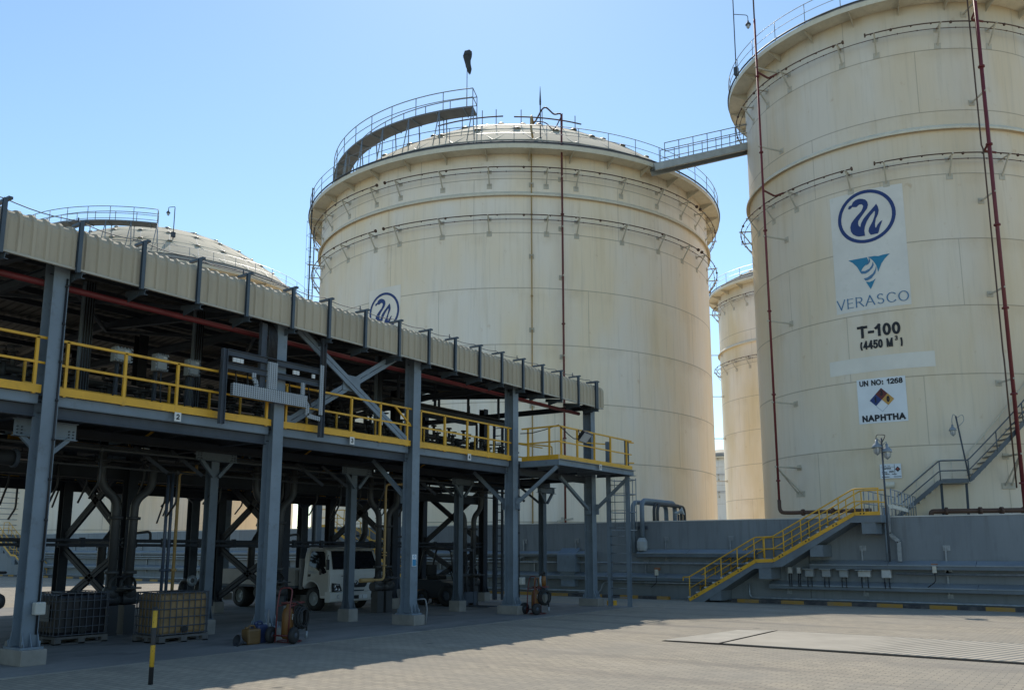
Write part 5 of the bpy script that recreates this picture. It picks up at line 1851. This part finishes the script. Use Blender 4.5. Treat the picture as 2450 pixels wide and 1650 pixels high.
mb.tube([(15.9, 15.9, .95), (16.36, 15.9, .95)], .055, 8)
for z in (1.55, 1.62, 1.3): mb.cyl((16.75, 15.9, z), (16.75, 15.9, z + .03), .07, 10)
solo(mb, 'product_line', ypipe, 'yellow elbowed pipe beside the column with the blue sign', 'pipe', 'thin vertical pipes')
# bent square-duct vents between the rear columns
for i, x in enumerate((7.3, 11.5, 15.85, 20.0)):
    for (pts, nm) in (([(x, 20.4, 3.7), (x, 20.4, 3.2), (x + .35, 20.2, 2.9), (x + .35, 20.2, 2.2), (x, 20.1, 1.8), (x, 20.1, .9)], 'duct'),):
        solo(MB().tube(bend(pts, .08), .10, 8), 'vapour_pipe', pipe_dk, 'kinked dark vapour pipe beside the rear column of the %s bay' % bayname[i + 1], 'pipe', 'vapour pipes')
    solo(MB().tube(bend([(x - .45, 18.3, .02), (x - .45, 18.3, 2.05), (x + .1, 18.3, 2.12), (x + .1, 18.3, 1.9)], .1), .03, 8), 'air_line', pipe_dk, 'thin hooked air pipe by the rear column of the %s bay' % bayname[i + 1], 'pipe', 'hooked air pipes')
# small lines slung under the deck
rnd = random.Random(3)
for i in range(12):
    y = 15.9 + i * .55 + rnd.uniform(-.15, .15)
    z = rnd.choice((3.45, 3.55, 3.62, 3.3))
    x0, x1 = rnd.uniform(2.0, 7), rnd.uniform(17, 23.5)
    pts = [(x0, y, z)]
    drops = MB()
    x = x0
    while x < x1 - 2.5:
        x += rnd.uniform(1.6, 3.2)
        if rnd.random() < .4:
            y2 = y + rnd.choice((-.25, .25)); pts += [(x, y, z), (x + .25, y2, z)]; y = y2; x += .25
        if rnd.random() < .5:
            drops.tube(bend([(x - .3, y, z), (x - .3, y, z - rnd.uniform(.3, .7)), (x - .3, y + .3, z - .9)], .08), .022, 6)
            drops.sphere((x - .3, y, z), .06, 6)
    pts.append((x1, y, z))
    root = thing('service_line', 'thin dark service line slung under the gantry deck among the others', 'pipe', (x0, y, z), 'service lines under the gantry deck')
    MB().tube(bend(pts, .08), rnd.choice((.022, .03, .045)), 6).build('pipe', pipe_dk, root)
    if drops.v: drops.build('drops', pipe_dk, root)
    hg = MB()
    x = x0 + .5
    while x < x1:
        hg.tube([(x, pts[0][1], z), (x, pts[0][1], 3.8)], .01, 4)
        x += 1.9
    hg.build('hangers', steel_shade, root)
# fat pipe on the left
root = thing('vapour_header', 'fat grey vapour header pipe ending behind the nearest column', 'pipe', (4, 15.2, 3.1))
MB().tube([(-2, 15.2, 3.22), (7.0, 15.2, 3.22)], .13, 16).build('pipe', pipe_dk, root)
MB().cyl((7.0, 15.2, 3.22), (7.06, 15.2, 3.22), .16, 16).build('end_flange', steel_dk, root)
root = thing('storage_vessel', 'horizontal grey vessel end low at the left edge of the picture', 'vessel', (5.5, 15.2, .5))
MB().lathe([(.001, 7.05), (.10, 7.02), (.17, 6.9), (.17, 3.0)], 16, c=(0, 15.1, .88), axis='X').build('shell', pipe_dk, root)
MB().cyl((6.9, 15.1, 1.05), (6.9, 15.1, 1.32), .04, 8).lathe([(.12, 0), (.14, .02), (.12, .04)], 14, c=(6.9, 15.1, 1.32)).build('valve_wheel', black, root)
MB().box(5.0, 5.2, 14.9, 15.3, .018, .72).box(6.5, 6.7, 14.9, 15.3, .018, .72).build('saddle', steel, root)
# black ladder behind the corner column
root = thing('caged_ladder', 'black vertical ladder in the dark behind the corner column', 'ladder', (24.5, 18.1, 0))
mb = MB()
for y in (18.28, 17.92):
    mb.bar((24.75, y, .02), (24.75, y, 6.2), .09, .05)
for k in range(22):
    mb.tube([(24.75, 18.28, .3 + k * .27), (24.75, 17.92, .3 + k * .27)], .016, 5)
mb.bar((24.65, 18.15, .02), (24.65, 18.1, 4.0), .10, .10)
mb.build('frame', steel_dk, root)
# small yellow block and floor stop by the gantry ladder
solo(MB().box(24.25, 24.45, 13.3, 13.55, 0, .16), 'floor_block', yellow, 'small yellow block on the ground beside the gantry ladder', 'block', bevel=.01)
solo(MB().cyl((21.9, 18.6, .02), (21.9, 18.6, .36), .05, 10).cyl((21.9, 18.6, .018), (21.9, 18.6, .04), .14, 12), 'floor_bollard', black, 'short black bollard on the slab near the forklift', 'bollard')

# background clutter beyond the gantry on the left: ladder tower by the far tank
root = thing('access_tower', 'pale lattice ladder tower beside the far tank at the left edge', 'tower', (30, 66, 0))
mb = MB()
for x in (29.0, 31.0):
    for y in (64.6, 66.6):
        mb.bar((x, y, 0), (x, y, 11), .12, .12)
for k in range(28):
    z = .4 + k * .38
    mb.bar((29.0, 64.6, z), (31.0, 64.6, z), .05, .05)
    mb.bar((29.0, 64.6, z), (29.0, 66.6, z), .05, .05)
mb.build('frame', galv, root)
solo(MB().tube([(29.05, 64.5, 0), (29.05, 64.5, 9)], .06, 8), 'tower_pipe', red, 'thin red pipe climbing the ladder tower at the left edge', 'pipe')

# ================================================================ PALLET TANKS
def pallet_tank(label, x0, x1, y0, y1, liquid, labelpanel):
    root = thing('pallet_tank', label, 'pallet tank', ((x0 + x1) / 2, (y0 + y1) / 2, 0), 'caged pallet tanks')
    zt, zb = .92, .16
    MB().box(x0 + .03, x1 - .03, y0 + .03, y1 - .03, zb, zt - .02).build('bottle', liquid, root, bevel=.07)
    MB().cyl(((x0 + x1) / 2, (y0 + y1) / 2, zt - .03), ((x0 + x1) / 2, (y0 + y1) / 2, zt + .02), .09, 14).build('lid', black, root)
    mb = MB()
    zs_ = [zb + .02, .32, .48, .63, .78, zt]
    for z in zs_:
        mb.tube(bend([(x0, y0, z), (x1, y0, z), (x1, y1, z), (x0, y1, z), (x0, y0 + .001, z)], .05), .011, 5)
    for i in range(8):
        f = .06 + .88 * i / 7
        for y in (y0, y1):
            mb.tube([(x0 + (x1 - x0) * f, y, zb), (x0 + (x1 - x0) * f, y, zt)], .010, 5, caps=False)
        for x in (x0, x1):
            mb.tube([(x, y0 + (y1 - y0) * f, zb), (x, y0 + (y1 - y0) * f, zt)], .010, 5, caps=False)
    for f in (.33, .66):
        mb.tube([(x0 + (x1 - x0) * f, y0, zt), (x0 + (x1 - x0) * f, y1, zt)], .012, 5)
    mb.build('cage', M('cage_steel', (.055, .062, .075), .45, dirt=(.14, .09, .06)), root)
    mb = MB()
    for fx in (0, .44, .88):
        for fy in (0, .44, .88):
            mb.box(x0 + (x1 - x0) * fx, x0 + (x1 - x0) * (fx + .12), y0 + (y1 - y0) * fy, y0 + (y1 - y0) * (fy + .12), .018, .11)
    mb.box(x0, x1, y0, y1, .11, .15)
    for fy in (0, .44, .88):
        mb.box(x0, x1, y0 + (y1 - y0) * fy, y0 + (y1 - y0) * (fy + .12), .0185, .04)
    mb.build('pallet', M('pallet_grey', (.11, .105, .10), .8, var=.3), root)
    if labelpanel:
        MB().box(x0 - .008, x0 - .002, y0 + .25, y0 + .65, .42, .72).build('label_plate', M('label_grey', (.10, .11, .12), .5), root)
    MB().cyl((x0 + .5, y0 - .02, zb + .1), (x0 + .5, y0 + .04, zb + .1), .06, 12).build('drain_valve', black, root)
pallet_tank('dark caged pallet tank standing beside the nearest gantry column', 8.37, 9.37, 15.95, 16.9, M('bottle_dark', (.012, .013, .017), .35, var=.3), True)
pallet_tank('tan caged pallet tank with dirty plastic bottle, standing by itself', 9.57, 10.6, 14.6, 15.45, M('bottle_tan', (.23, .15, .07), .5, var=.35, scale=3, dirt=(.10, .06, .03)), False)

# striped marker post
pmat = bpy.data.materials.new('post_bands')
t = NT(pmat)
tc = t.n('ShaderNodeTexCoord')
sx = t.n('ShaderNodeSeparateXYZ')
t.l(tc.outputs['Object'], sx.inputs[0])
zf = t.math('ADD', sx.outputs[2], t.math('MULTIPLY', t.math('SUBTRACT', t.noise(t.coord(), 30, 3), .5), .015))
fr1 = t.math('MULTIPLY', t.math('GREATER_THAN', zf, .22), t.math('LESS_THAN', zf, .49))
fr2 = t.math('MULTIPLY', t.math('GREATER_THAN', zf, .71), t.math('LESS_THAN', zf, .925))
chip = t.math('GREATER_THAN', t.noise(t.coord((3, 3, 1)), 25, 5), .62)
yl = t.math('MULTIPLY', t.math('MAXIMUM', fr1, fr2), t.math('SUBTRACT', 1, chip))
t.l(t.mix(yl, (.02, .02, .022), (.50, .30, .02)), t.bsdf.inputs['Base Color'])
t.bsdf.inputs['Roughness'].default_value = .6
solo(MB().tube([(6.80, 10.5, 0), (6.80, 10.5, .97)], .030, 12), 'marker_post', pmat, 'slim marker post with yellow and black bands in the foreground', 'post', origin=(6.80, 10.5, 0))

# ================================================================ WHEELED FIRE EXTINGUISHERS
def fire_cart(label, cx, cy, rot, extra, s=1.0):
    root = thing('wheeled_extinguisher', label, 'fire extinguisher', (cx, cy, .018), 'wheeled fire extinguishers')
    root.rotation_euler.z = rot
    O = (0, 0, 0)
    B = lambda mb, n, m: mb.build(n, m, root, origin=O)
    B(MB().lathe([(.001, .06), (.08, .07), (.11, .11), (.11, .52), (.085, .60), (.04, .64), (.03, .70), (.001, .70)], 20, c=(.02, 0, 0)), 'cylinder', orange)
    mb = MB()
    mb.tube(bend([(-.16, -.12, .02), (-.13, -.12, .66), (-.05, -.12, .99), (-.05, .14, .99), (-.13, .14, .66), (-.16, .14, .02)], .09), .014, 8)
    mb.tube([(-.13, -.12, .66), (.30, -.12, .70)], .012, 6).tube([(-.13, .14, .66), (.30, .14, .70)], .012, 6)
    mb.tube([(.22, 0, .03), (.22, 0, .70)], .014, 6)
    mb.tube([(-.16, -.2, .14), (-.16, .2, .14)], .016, 8)
    B(mb, 'frame', redbright)
    B(MB().box(.02, .40, -.13, .15, .70, .725), 'tray', redbright)
    mb = MB().lathe([(.22 + .012 * cos(a), .022 + .012 * sin(a)) for a in [i * pi / 3 for i in range(7)]], 24, c=(.10, 0, 0))
    B(mb, 'base_ring', redbright)
    for y in (-.235, .235):
        w = MB().lathe([(.05, -.045), (.12, -.05), (.148, -.03), (.15, 0), (.148, .03), (.12, .05), (.05, .045)], 22, c=(-.16, y, .152), axis='Y')
        wo = B(w, 'wheel', black)
        MB().lathe([(.001, -.05), (.05, -.048), (.06, 0), (.05, .048), (.001, .05)], 14, c=(-.16, y, .152), axis='Y').build('rim', steel_dk, wo, origin=O)
    mb = MB()
    for k in range(4):
        mb.lathe([(.19 - .028 * (k % 2) + .020 * cos(a), .0 + .020 * sin(a)) for a in [i * pi / 4 for i in range(9)]], 26, c=(.16, -.16 - .036 * k, .44), axis='Y')
    mb.tube(bend([(.02, 0, .68), (.05, -.1, .74), (.2, -.2, .66)], .05), .018, 8)
    mb.tube([(.24, -.26, .62), (.25, -.27, .18)], .016, 8)
    B(mb, 'hose_reel', black)
    B(MB().tube([(.25, -.27, .20), (.25, -.27, .06)], [.022, .03], 8), 'nozzle', galv)
    B(MB().box(-.02, .0, -.115, -.108, .42, .52).box(.02, .04, -.115, -.108, .42, .52), 'label_strips', white_paint)
    if extra:
        B(MB().lathe([(.001, .73), (.08, .73), (.08, .97), (.06, .99), (.001, .99)], 16, c=(.30, 0, 0)), 'small_drum', orange)
        mb = MB().tube(bend([(.12, -.1, .73), (.08, -.12, .85), (.10, -.1, 1.0), (.17, -.05, .95)], .06), .035, 8)
        B(mb, 'silver_hose', galv)
        B(MB().tube(bend([(.08, -.1, .98), (.2, -.1, 1.12), (.34, -.02, 1.08), (.36, .05, .99)], .1), .025, 8).cyl((.3, 0, .99), (.3, 0, 1.04), .06, 10), 'black_hose', black)
        B(MB().tube(bend([(-.12, -.12, .72), (-.12, -.12, .94), (.03, -.12, .96), (.03, -.12, .72)], .04), .012, 6), 'guard_rail', orange)
    return root
fire_cart('wheeled fire extinguisher with red frame and coiled hose beside the jerrycans', 11.10, 12.95, .35, False)
fire_cart('wheeled fire extinguisher loaded with hoses in front of the corner column', 19.72, 13.20, -.25, True)
solo(MB().lathe([(.001, .30), (.035, .30), (.045, .27), (.045, .02), (.001, 0)], 14, c=(20.28, 13.6, .02)).cyl((20.28, 13.6, .3), (20.28, 13.6, .36), .02, 8), 'gas_bottle', orange, 'small orange bottle standing behind the far fire cart', 'bottle')

# ================================================================ JERRYCANS AND FUNNEL
def jerrycan(label, x, y, w, d, h, mat):
    root = thing('jerrycan', label, 'jerrycan', (x, y, .018), 'jerrycans by the column')
    MB().box(x - w / 2, x + w / 2, y - d / 2, y + d / 2, .018, h - .05).build('body', mat, root, bevel=.035)
    mb = MB().tube(bend([(x - w * .28, y, h - .06), (x - w * .2, y, h), (x + w * .2, y, h), (x + w * .28, y, h - .06)], .03), .018, 8)
    mb.build('handle', mat, root)
    MB().cyl((x - w * .36, y, h - .055), (x - w * .36, y, h - .012), .032, 12).build('cap', mat, root)
    mb = MB()
    for k in range(3):
        z = .09 + k * (h - .15) / 3
        mb.box(x - w / 2 + .03, x + w / 2 - .03, y - d / 2 - .004, y - d / 2 + .003, z, z + .012)
    mb.build('ribs', mat, root)
jerrycan('orange-tan plastic jerrycan next to the black funnel', 10.55, 13.27, .29, .22, .345, M('jerrycan_tan', (.13, .075, .028), .45, var=.2))
jerrycan('blue plastic jerrycan against the foot of the second gantry column', 10.80, 13.36, .24, .24, .40, M('jerrycan_blue', (.03, .045, .11), .4, var=.25))
root = thing('funnel', 'dark plastic funnel lying on the slab beside the tan jerrycan', 'funnel', (10.27, 13.22, .018))
a, d = V((10.20, 13.22, .115)), V((.9, .0, -.28)).normalized()
MB().tube([a, a + d * .02, a + d * .12, a + d * .16, a + d * .26], [.105, .11, .04, .025, .018], 16, caps=False).build('cone', M('funnel_black', (.05, .055, .065), .4), root)
root = thing('drain_box', 'small pale lidded box on legs behind the blue jerrycan', 'box', (11.02, 13.55, .018))
MB().box(10.93, 11.12, 13.42, 13.58, .27, .345).build('box', steel_pale, root, bevel=.01)
mb = MB()
for x in (10.95, 11.10):
    mb.bar((x, 13.44, .018), (x, 13.44, .27), .025, .025)
    mb.bar((x, 13.56, .018), (x, 13.56, .27), .025, .025)
mb.build('legs', steel_pale, root)

# ================================================================ TRUCK (faces -Y)
TR = thing('parked_truck', 'white light truck with dropside bed parked under the gantry', 'truck', (18.12, 20.6, .018))
xl, xr = 17.12, 19.12
def prism(poly, x0, x1, inset=0.0, zin=1.15):
    """extrude a (y,z) outline along x, leaning in above zin"""
    mb = MB()
    def lean(z): return inset * max(0, (z - zin) / .62)
    n = len(poly)
    tri = geometry.tessellate_polygon([[V((a, b, 0)) for a, b in poly]])
    mb.add([(x0 + lean(z), y, z) for y, z in poly] + [(x1 - lean(z), y, z) for y, z in poly],
           [tuple(q) for q in tri] + [tuple(i + n for i in q)[::-1] for q in tri] + [(i, (i + 1) % n, n + (i + 1) % n, n + i) for i in range(n)])
    return mb
cabp = [(18.30, .50), (18.27, .80), (18.28, 1.02), (18.31, 1.14), (18.50, 1.68), (18.56, 1.74), (18.72, 1.77), (19.22, 1.79), (19.32, 1.76), (19.38, 1.60), (19.41, .68), (19.36, .67),
        (19.34, .62), (19.28, .72), (19.18, .79), (19.05, .82), (18.92, .80), (18.80, .73), (18.71, .60), (18.67, .38), (18.32, .38)]
prism(cabp, xl, xr, .09).build('cab', white_paint, TR, bevel=.03)
# door with window, side window
def side_poly(pts, off, name, mat, parent=TR, both=True):
    mb = MB()
    tri = geometry.tessellate_polygon([[V((a, b, 0)) for a, b in pts]])
    for x, s in ((xl, -1), (xr, 1)) if both else ((xl, -1),):
        def lean(z): return .09 * max(0, (z - 1.15) / .62)
        P = [(x + (-s) * lean(z) + s * off, y, z) for y, z in pts]
        Q = [(x + (-s) * lean(z) - s * .01, y, z) for y, z in pts]
        n = len(pts)
        mb.add(P + Q, [tuple(q) for q in tri] + [(i, (i + 1) % n, n + (i + 1) % n, n + i) for i in range(n)])
    return mb.build(name, mat, parent)
door = side_poly([(18.36, .45), (18.36, 1.08), (18.40, 1.14), (18.56, 1.68), (18.62, 1.72), (19.16, 1.73), (19.21, 1.66), (19.22, .84), (19.05, .87), (18.90, .85), (18.76, .77), (18.66, .62), (18.62, .45)], .008, 'door', door_shade)
side_poly([(18.42, 1.08), (18.58, 1.62), (18.64, 1.66), (19.10, 1.67), (19.14, 1.62), (19.15, 1.27), (18.90, 1.20), (18.55, 1.04)], .014, 'door_window', glass, door)
side_poly([(19.08, .96), (19.17, .96), (19.17, 1.03), (19.08, 1.03)], .016, 'door_handle', blackplastic, door)
side_poly([(18.62, 1.02), (18.70, 1.02), (18.71, 1.16), (18.66, 1.19), (18.61, 1.14)], .02, 'mirror_arm_pad', blackplastic, door)
fn = lambda s, z, o: (xl - .012 - o, s, z)
mb = MB()
vs, fs = text2d('VERASCO', .0)
x0, x1 = min(v[0] for v in vs), max(v[0] for v in vs)
mb.add([(xl - .012, 19.16 - (x - x0) / (x1 - x0) * .36, 1.09 + y * .065 - (x - x0) / (x1 - x0) * .03) for x, y in vs], fs)
mb.add([(xl - .012, 19.16, 1.075), (xl - .012, 18.84, 1.05), (xl - .012, 18.84, 1.044), (xl - .012, 19.16, 1.069)], [(0, 1, 2, 3)])
mb.build('door_lettering', slate, door)
# windscreen and face
mb = MB()
ws_ = [(17.24, 18.305, 1.165), (19.00, 18.305, 1.165), (18.92, 18.49, 1.675), (17.32, 18.49, 1.675)]
mb.add([(x, y - .012, z + .004) for x, y, z in ws_] + [(x, y + .02, z) for x, y, z in ws_], [(0, 1, 2, 3), (0, 4, 5, 1), (1, 5, 6, 2), (2, 6, 7, 3), (3, 7, 4, 0)])
mb.build('windscreen', glass, TR)
mb = MB()
for a, b in (((17.5, 1.17), (18.05, 1.24)), ((18.2, 1.17), (18.75, 1.24))):
    mb.tube([(a[0], 18.285, a[1]), (b[0], 18.31, b[1])], .01, 5)
mb.build('wipers', black, TR)
fnf = lambda s, z, o: (s, 18.268 - o, z)
mb = MB()
put_poly(mb, [(17.66, .80), (17.72, .70), (17.78, .655), (18.46, .655), (18.52, .70), (18.58, .80)], fnf, .004)
put_poly(mb, [(17.80, .585), (18.44, .585), (18.40, .52), (17.84, .52)], lambda s, z, o: (s, 18.262 - o, z), .004)
mb.build('grille', blackplastic, TR)
mb = MB().lathe([(.052 + .010 * cos(a), .010 * sin(a)) for a in [i * pi / 3 for i in range(7)]], 20, c=(18.12, 18.255, .79), axis='Y')
mb.box(18.085, 18.098, 18.25, 18.262, .76, .82).box(18.142, 18.155, 18.25, 18.262, .76, .82).box(18.09, 18.15, 18.25, 18.262, .785, .795)
mb.build('emblem', chrome, TR)
mb = MB()
put_text(mb, 'HINO', 17.52, 17.68, .965, .995, lambda s, z, o: (s, 18.262 - o, z), .02)
put_text(mb, '300', 18.86, 18.96, .97, 1.0, lambda s, z, o: (s, 18.262 - o, z), .02)
mb.build('badge', ink, TR)
for x0, s in ((17.17, 1), (19.07, -1)):
    q = [(x0, .80), (x0 + s * .30, .77), (x0 + s * .40, .57), (x0 + s * .02, .555)]
    mb = MB()
    put_poly(mb, q, lambda a, z, o: (a, 18.262 - o, z), .003)
    hl = mb.build('headlight', blackplastic, TR)
    mb = MB()
    for cx_, cz_, rr in ((.10, .72, .045), (.13, .635, .055), (.25, .62, .055)):
        mb.lathe([(rr, 0), (rr * .8, .01), (rr * .3, .02), (.001, .005)], 14, c=(x0 + s * cx_, 18.245, cz_), axis='Y')
    put_poly(mb, [(x0 + s * .14, .775), (x0 + s * .28, .76), (x0 + s * .29, .72), (x0 + s * .16, .73)], lambda a, z, o: (a, 18.255 - o, z), .001)
    mb.build('lamp_glass', M('headlamp_glass', (.55, .57, .6), .08, metal=.6), hl)
# bumper
bp = [(18.30, .27), (18.24, .29), (18.215, .38), (18.22, .53), (18.26, .555), (18.45, .555), (18.45, .27)]
bmp = prism(bp, xl - .02, xr + .02).build('bumper', white_paint, TR, bevel=.02)
fnb = lambda s, z, o: (s, 18.214 - o, z)
mb = MB()
put_poly(mb, [(17.74, .44), (18.48, .44), (18.48, .345), (17.80, .345)], fnb, .003)
put_poly(mb, [(18.66, .46), (18.98, .48), (18.94, .36), (18.66, .35)], fnb, .003)
mb.build('air_intake', blackplastic, bmp)
for x in (17.37, ):
    MB().lathe([(.05, .0), (.045, .012), (.02, .02), (.001, .015)], 14, c=(x, 18.195, .43), axis='Y').build('fog_lamp', lampglass, bmp)
mb = MB().box(18.18, 18.50, 18.195, 18.21, .345, .45)
lp = mb.build('number_plate', signwhite, bmp)
mb = MB().box(18.30, 18.308, 18.190, 18.194, .35, .445)
mb.build('plate_divider', ink, lp)
# mirrors
for x, s in ((xl, -1), (xr, 1)):
    mb = MB().tube(bend([(x, 18.36, 1.55), (x + s * .14, 18.24, 1.56), (x + s * .17, 18.22, 1.45)], .05), .012, 6)
    mo = mb.build('mirror', blackplastic, TR)
    MB().box(x + s * .17 - .05, x + s * .17 + .05, 18.18, 18.23, 1.16, 1.45).build('mirror_head', blackplastic, mo, bevel=.02)
MB().box(xl + .35, xr - .35, 18.70, 18.74, 1.785, 1.84).build('roof_spoiler', white_paint, TR, bevel=.01)
# chassis, bed
MB().box(17.6, 17.72, 18.6, 23.4, .42, .56).box(18.52, 18.64, 18.6, 23.4, .42, .56).box(17.55, 18.7, 18.6, 19.4, .36, .62).box(17.15, 17.5, 20.1, 20.9, .32, .6).build('chassis', black, TR)
MB().box(17.08, 19.16, 19.66, 23.35, .63, .70).build('bed_floor', steel_dk, TR)
bedm = M('bed_side', (.24, .235, .22), .5, dirt=(.25, .22, .18))
for n_, b_ in (('left', (17.06, 17.11, 19.66, 23.35)), ('right', (19.13, 19.18, 19.66, 23.35)), ('front', (17.11, 19.13, 19.66, 19.72)), ('rear', (17.11, 19.13, 23.29, 23.35))):
    mb = MB().box(b_[0], b_[1], b_[2], b_[3], .70, 1.14)
    if n_ in ('left', 'right'):
        for z in (.80, .92, 1.04):
            mb.box(b_[0] - .01, b_[1] + .01, b_[2] + .05, b_[3] - .05, z, z + .03)
    mb.build('bed_side', bedm, TR)
MB().box(17.15, 19.08, 19.52, 19.60, .70, 1.46).box(17.18, 17.24, 19.5, 19.62, .6, 1.46).build('headboard', M('headboard_grey', (.22, .225, .23), .6), TR)
def wheel(x, y, r, w):
    o = MB().lathe([(r * .58, -w / 2), (r * .9, -w / 2), (r, -w * .32), (r, w * .32), (r * .9, w / 2), (r * .58, w / 2)], 28, c=(x, y, r + .018), axis='X').build('wheel', black, TR)
    MB().lathe([(.001, -w * .2), (r * .2, -w * .35), (r * .25, -w * .2), (r * .5, -w * .15), (r * .58, -w * .42), (r * .6, -w * .3), (r * .6, w * .3), (r * .58, w * .42), (r * .25, w * .2), (r * .2, w * .35), (.001, w * .2)], 18, c=(x, y, r + .018), axis='X').build('rim', steel_pale, o)
for x in (17.30, 18.94):
    wheel(x, 19.02, .335, .20)
    wheel(x + (.05 if x < 18 else -.05), 22.25, .335, .38)

# pump skid with flanged elbows left of the truck
root = thing('pump_skid', 'dark hose trolley with flanged pipe ends left of the parked truck', 'pump', (13.0, 18.7, .018))
MB().lathe([(.3, -.1), (.36, -.12), (.37, 0), (.36, .12), (.3, .1)], 24, c=(12.3, 18.6, .39), axis='Y').build('wheel', black, root)
MB().lathe([(.26, -.1), (.31, -.12), (.32, 0), (.31, .12), (.26, .1)], 24, c=(12.95, 19.1, .34), axis='Y').build('wheel', black, root)
mb = MB()
for x in (12.9, 13.35):
    mb.lathe([(.06, -.02), (.13, -.02), (.13, .02), (.06, .02)], 16, c=(x, 18.5, .98), axis='Y')
    for k in range(8):
        a = k * pi / 4
        mb.cyl((x + .1 * cos(a), 18.46, .98 + .1 * sin(a)), (x + .1 * cos(a), 18.47, .98 + .1 * sin(a)), .014, 6)
mb.build('flange', galv, root)
mb = MB()
for x in (12.9, 13.35):
    mb.tube(bend([(x, 18.5, .98), (x, 18.9, .98), (x, 19.0, .5)], .15), .06, 10)
mb.box(12.2, 13.6, 18.6, 19.3, .35, .5)
mb.build('frame', pipe_dk, root)

# ================================================================ FORKLIFT (faces -Y)
FK = thing('forklift', 'dark forklift with orange counterweight parked in shade behind the columns', 'forklift', (21.2, 17.6, .018))
fx0, fx1 = 20.92, 21.75
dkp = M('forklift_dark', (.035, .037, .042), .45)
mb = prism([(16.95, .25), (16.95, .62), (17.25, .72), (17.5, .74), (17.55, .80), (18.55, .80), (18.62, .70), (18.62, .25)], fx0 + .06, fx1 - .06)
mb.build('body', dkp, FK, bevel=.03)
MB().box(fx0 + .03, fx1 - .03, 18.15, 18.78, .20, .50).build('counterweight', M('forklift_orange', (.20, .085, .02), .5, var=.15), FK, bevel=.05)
for x in (fx0 + .02, fx1 - .02):
    o = MB().lathe([(.15, -.09), (.27, -.1), (.31, -.06), (.31, .06), (.27, .1), (.15, .09)], 24, c=(x, 17.22, .328), axis='X').build('wheel', black, FK)
    MB().lathe([(.001, -.06), (.14, -.08), (.15, .0), (.14, .08), (.001, .06)], 16, c=(x, 17.22, .328), axis='X').build('rim', steel_dk, o)
    o = MB().lathe([(.12, -.07), (.20, -.08), (.235, -.05), (.235, .05), (.20, .08), (.12, .07)], 22, c=(x, 18.22, .253), axis='X').build('wheel', black, FK)
    MB().lathe([(.001, -.05), (.11, -.06), (.12, .0), (.11, .06), (.001, .05)], 16, c=(x, 18.22, .253), axis='X').build('rim', steel_dk, o)
mb = MB()
for x in (fx0 + .12, fx1 - .12):
    mb.tube(bend([(x, 17.0, .65), (x, 17.2, 1.72), (x, 18.25, 1.76), (x, 18.5, .8)], .12), .032, 8)
for k in range(7):
    y = 17.25 + k * .16
    mb.bar((fx0 + .12, y, 1.76), (fx1 - .12, y, 1.76), .03, .03)
mb.build('overhead_guard', dkp, FK)
mb = MB()
for x in (fx0 + .12, fx1 - .16):
    mb.C((x, 16.72, .08), (x, 16.78, 1.74), .06, .14, .015, up=(0, 1, 0))
for z in (.3, .95, 1.7):
    mb.bar((fx0 + .12, 16.75, z), (fx1 - .12, 16.75, z), .06, .08)
mb.cyl((21.33, 16.78, .2), (21.33, 16.8, 1.5), .035, 10)
mb.build('mast', dkp, FK)
mb = MB().box(fx0 + .1, fx1 - .1, 16.62, 16.66, .12, .45)
for x in (21.12, 21.5):
    mb.box(x - .05, x + .05, 15.8, 16.64, .03, .055)
    mb.box(x - .05, x + .05, 16.60, 16.64, .03, .45)
mb.build('forks', steel_dk, FK)
MB().box(21.1, 21.55, 17.75, 18.2, .80, .92).box(21.1, 21.55, 18.15, 18.25, .9, 1.25).build('seat', black, FK, bevel=.03)
mb = MB().lathe([(.13 + .012 * cos(a), .012 * sin(a)) for a in [i * pi / 3 for i in range(7)]], 20, c=(21.33, 17.45, 1.08), axis='Y')
mb.tube([(21.33, 17.3, .75), (21.33, 17.45, 1.08)], .02, 6)
mb.build('steering_wheel', black, FK)
MB().lathe([(.001, .02), (.07, .02), (.08, -.06), (.05, -.09)], 14, c=(20.95, 17.02, 1.6), axis='Y').build('work_lamp', galv, FK)
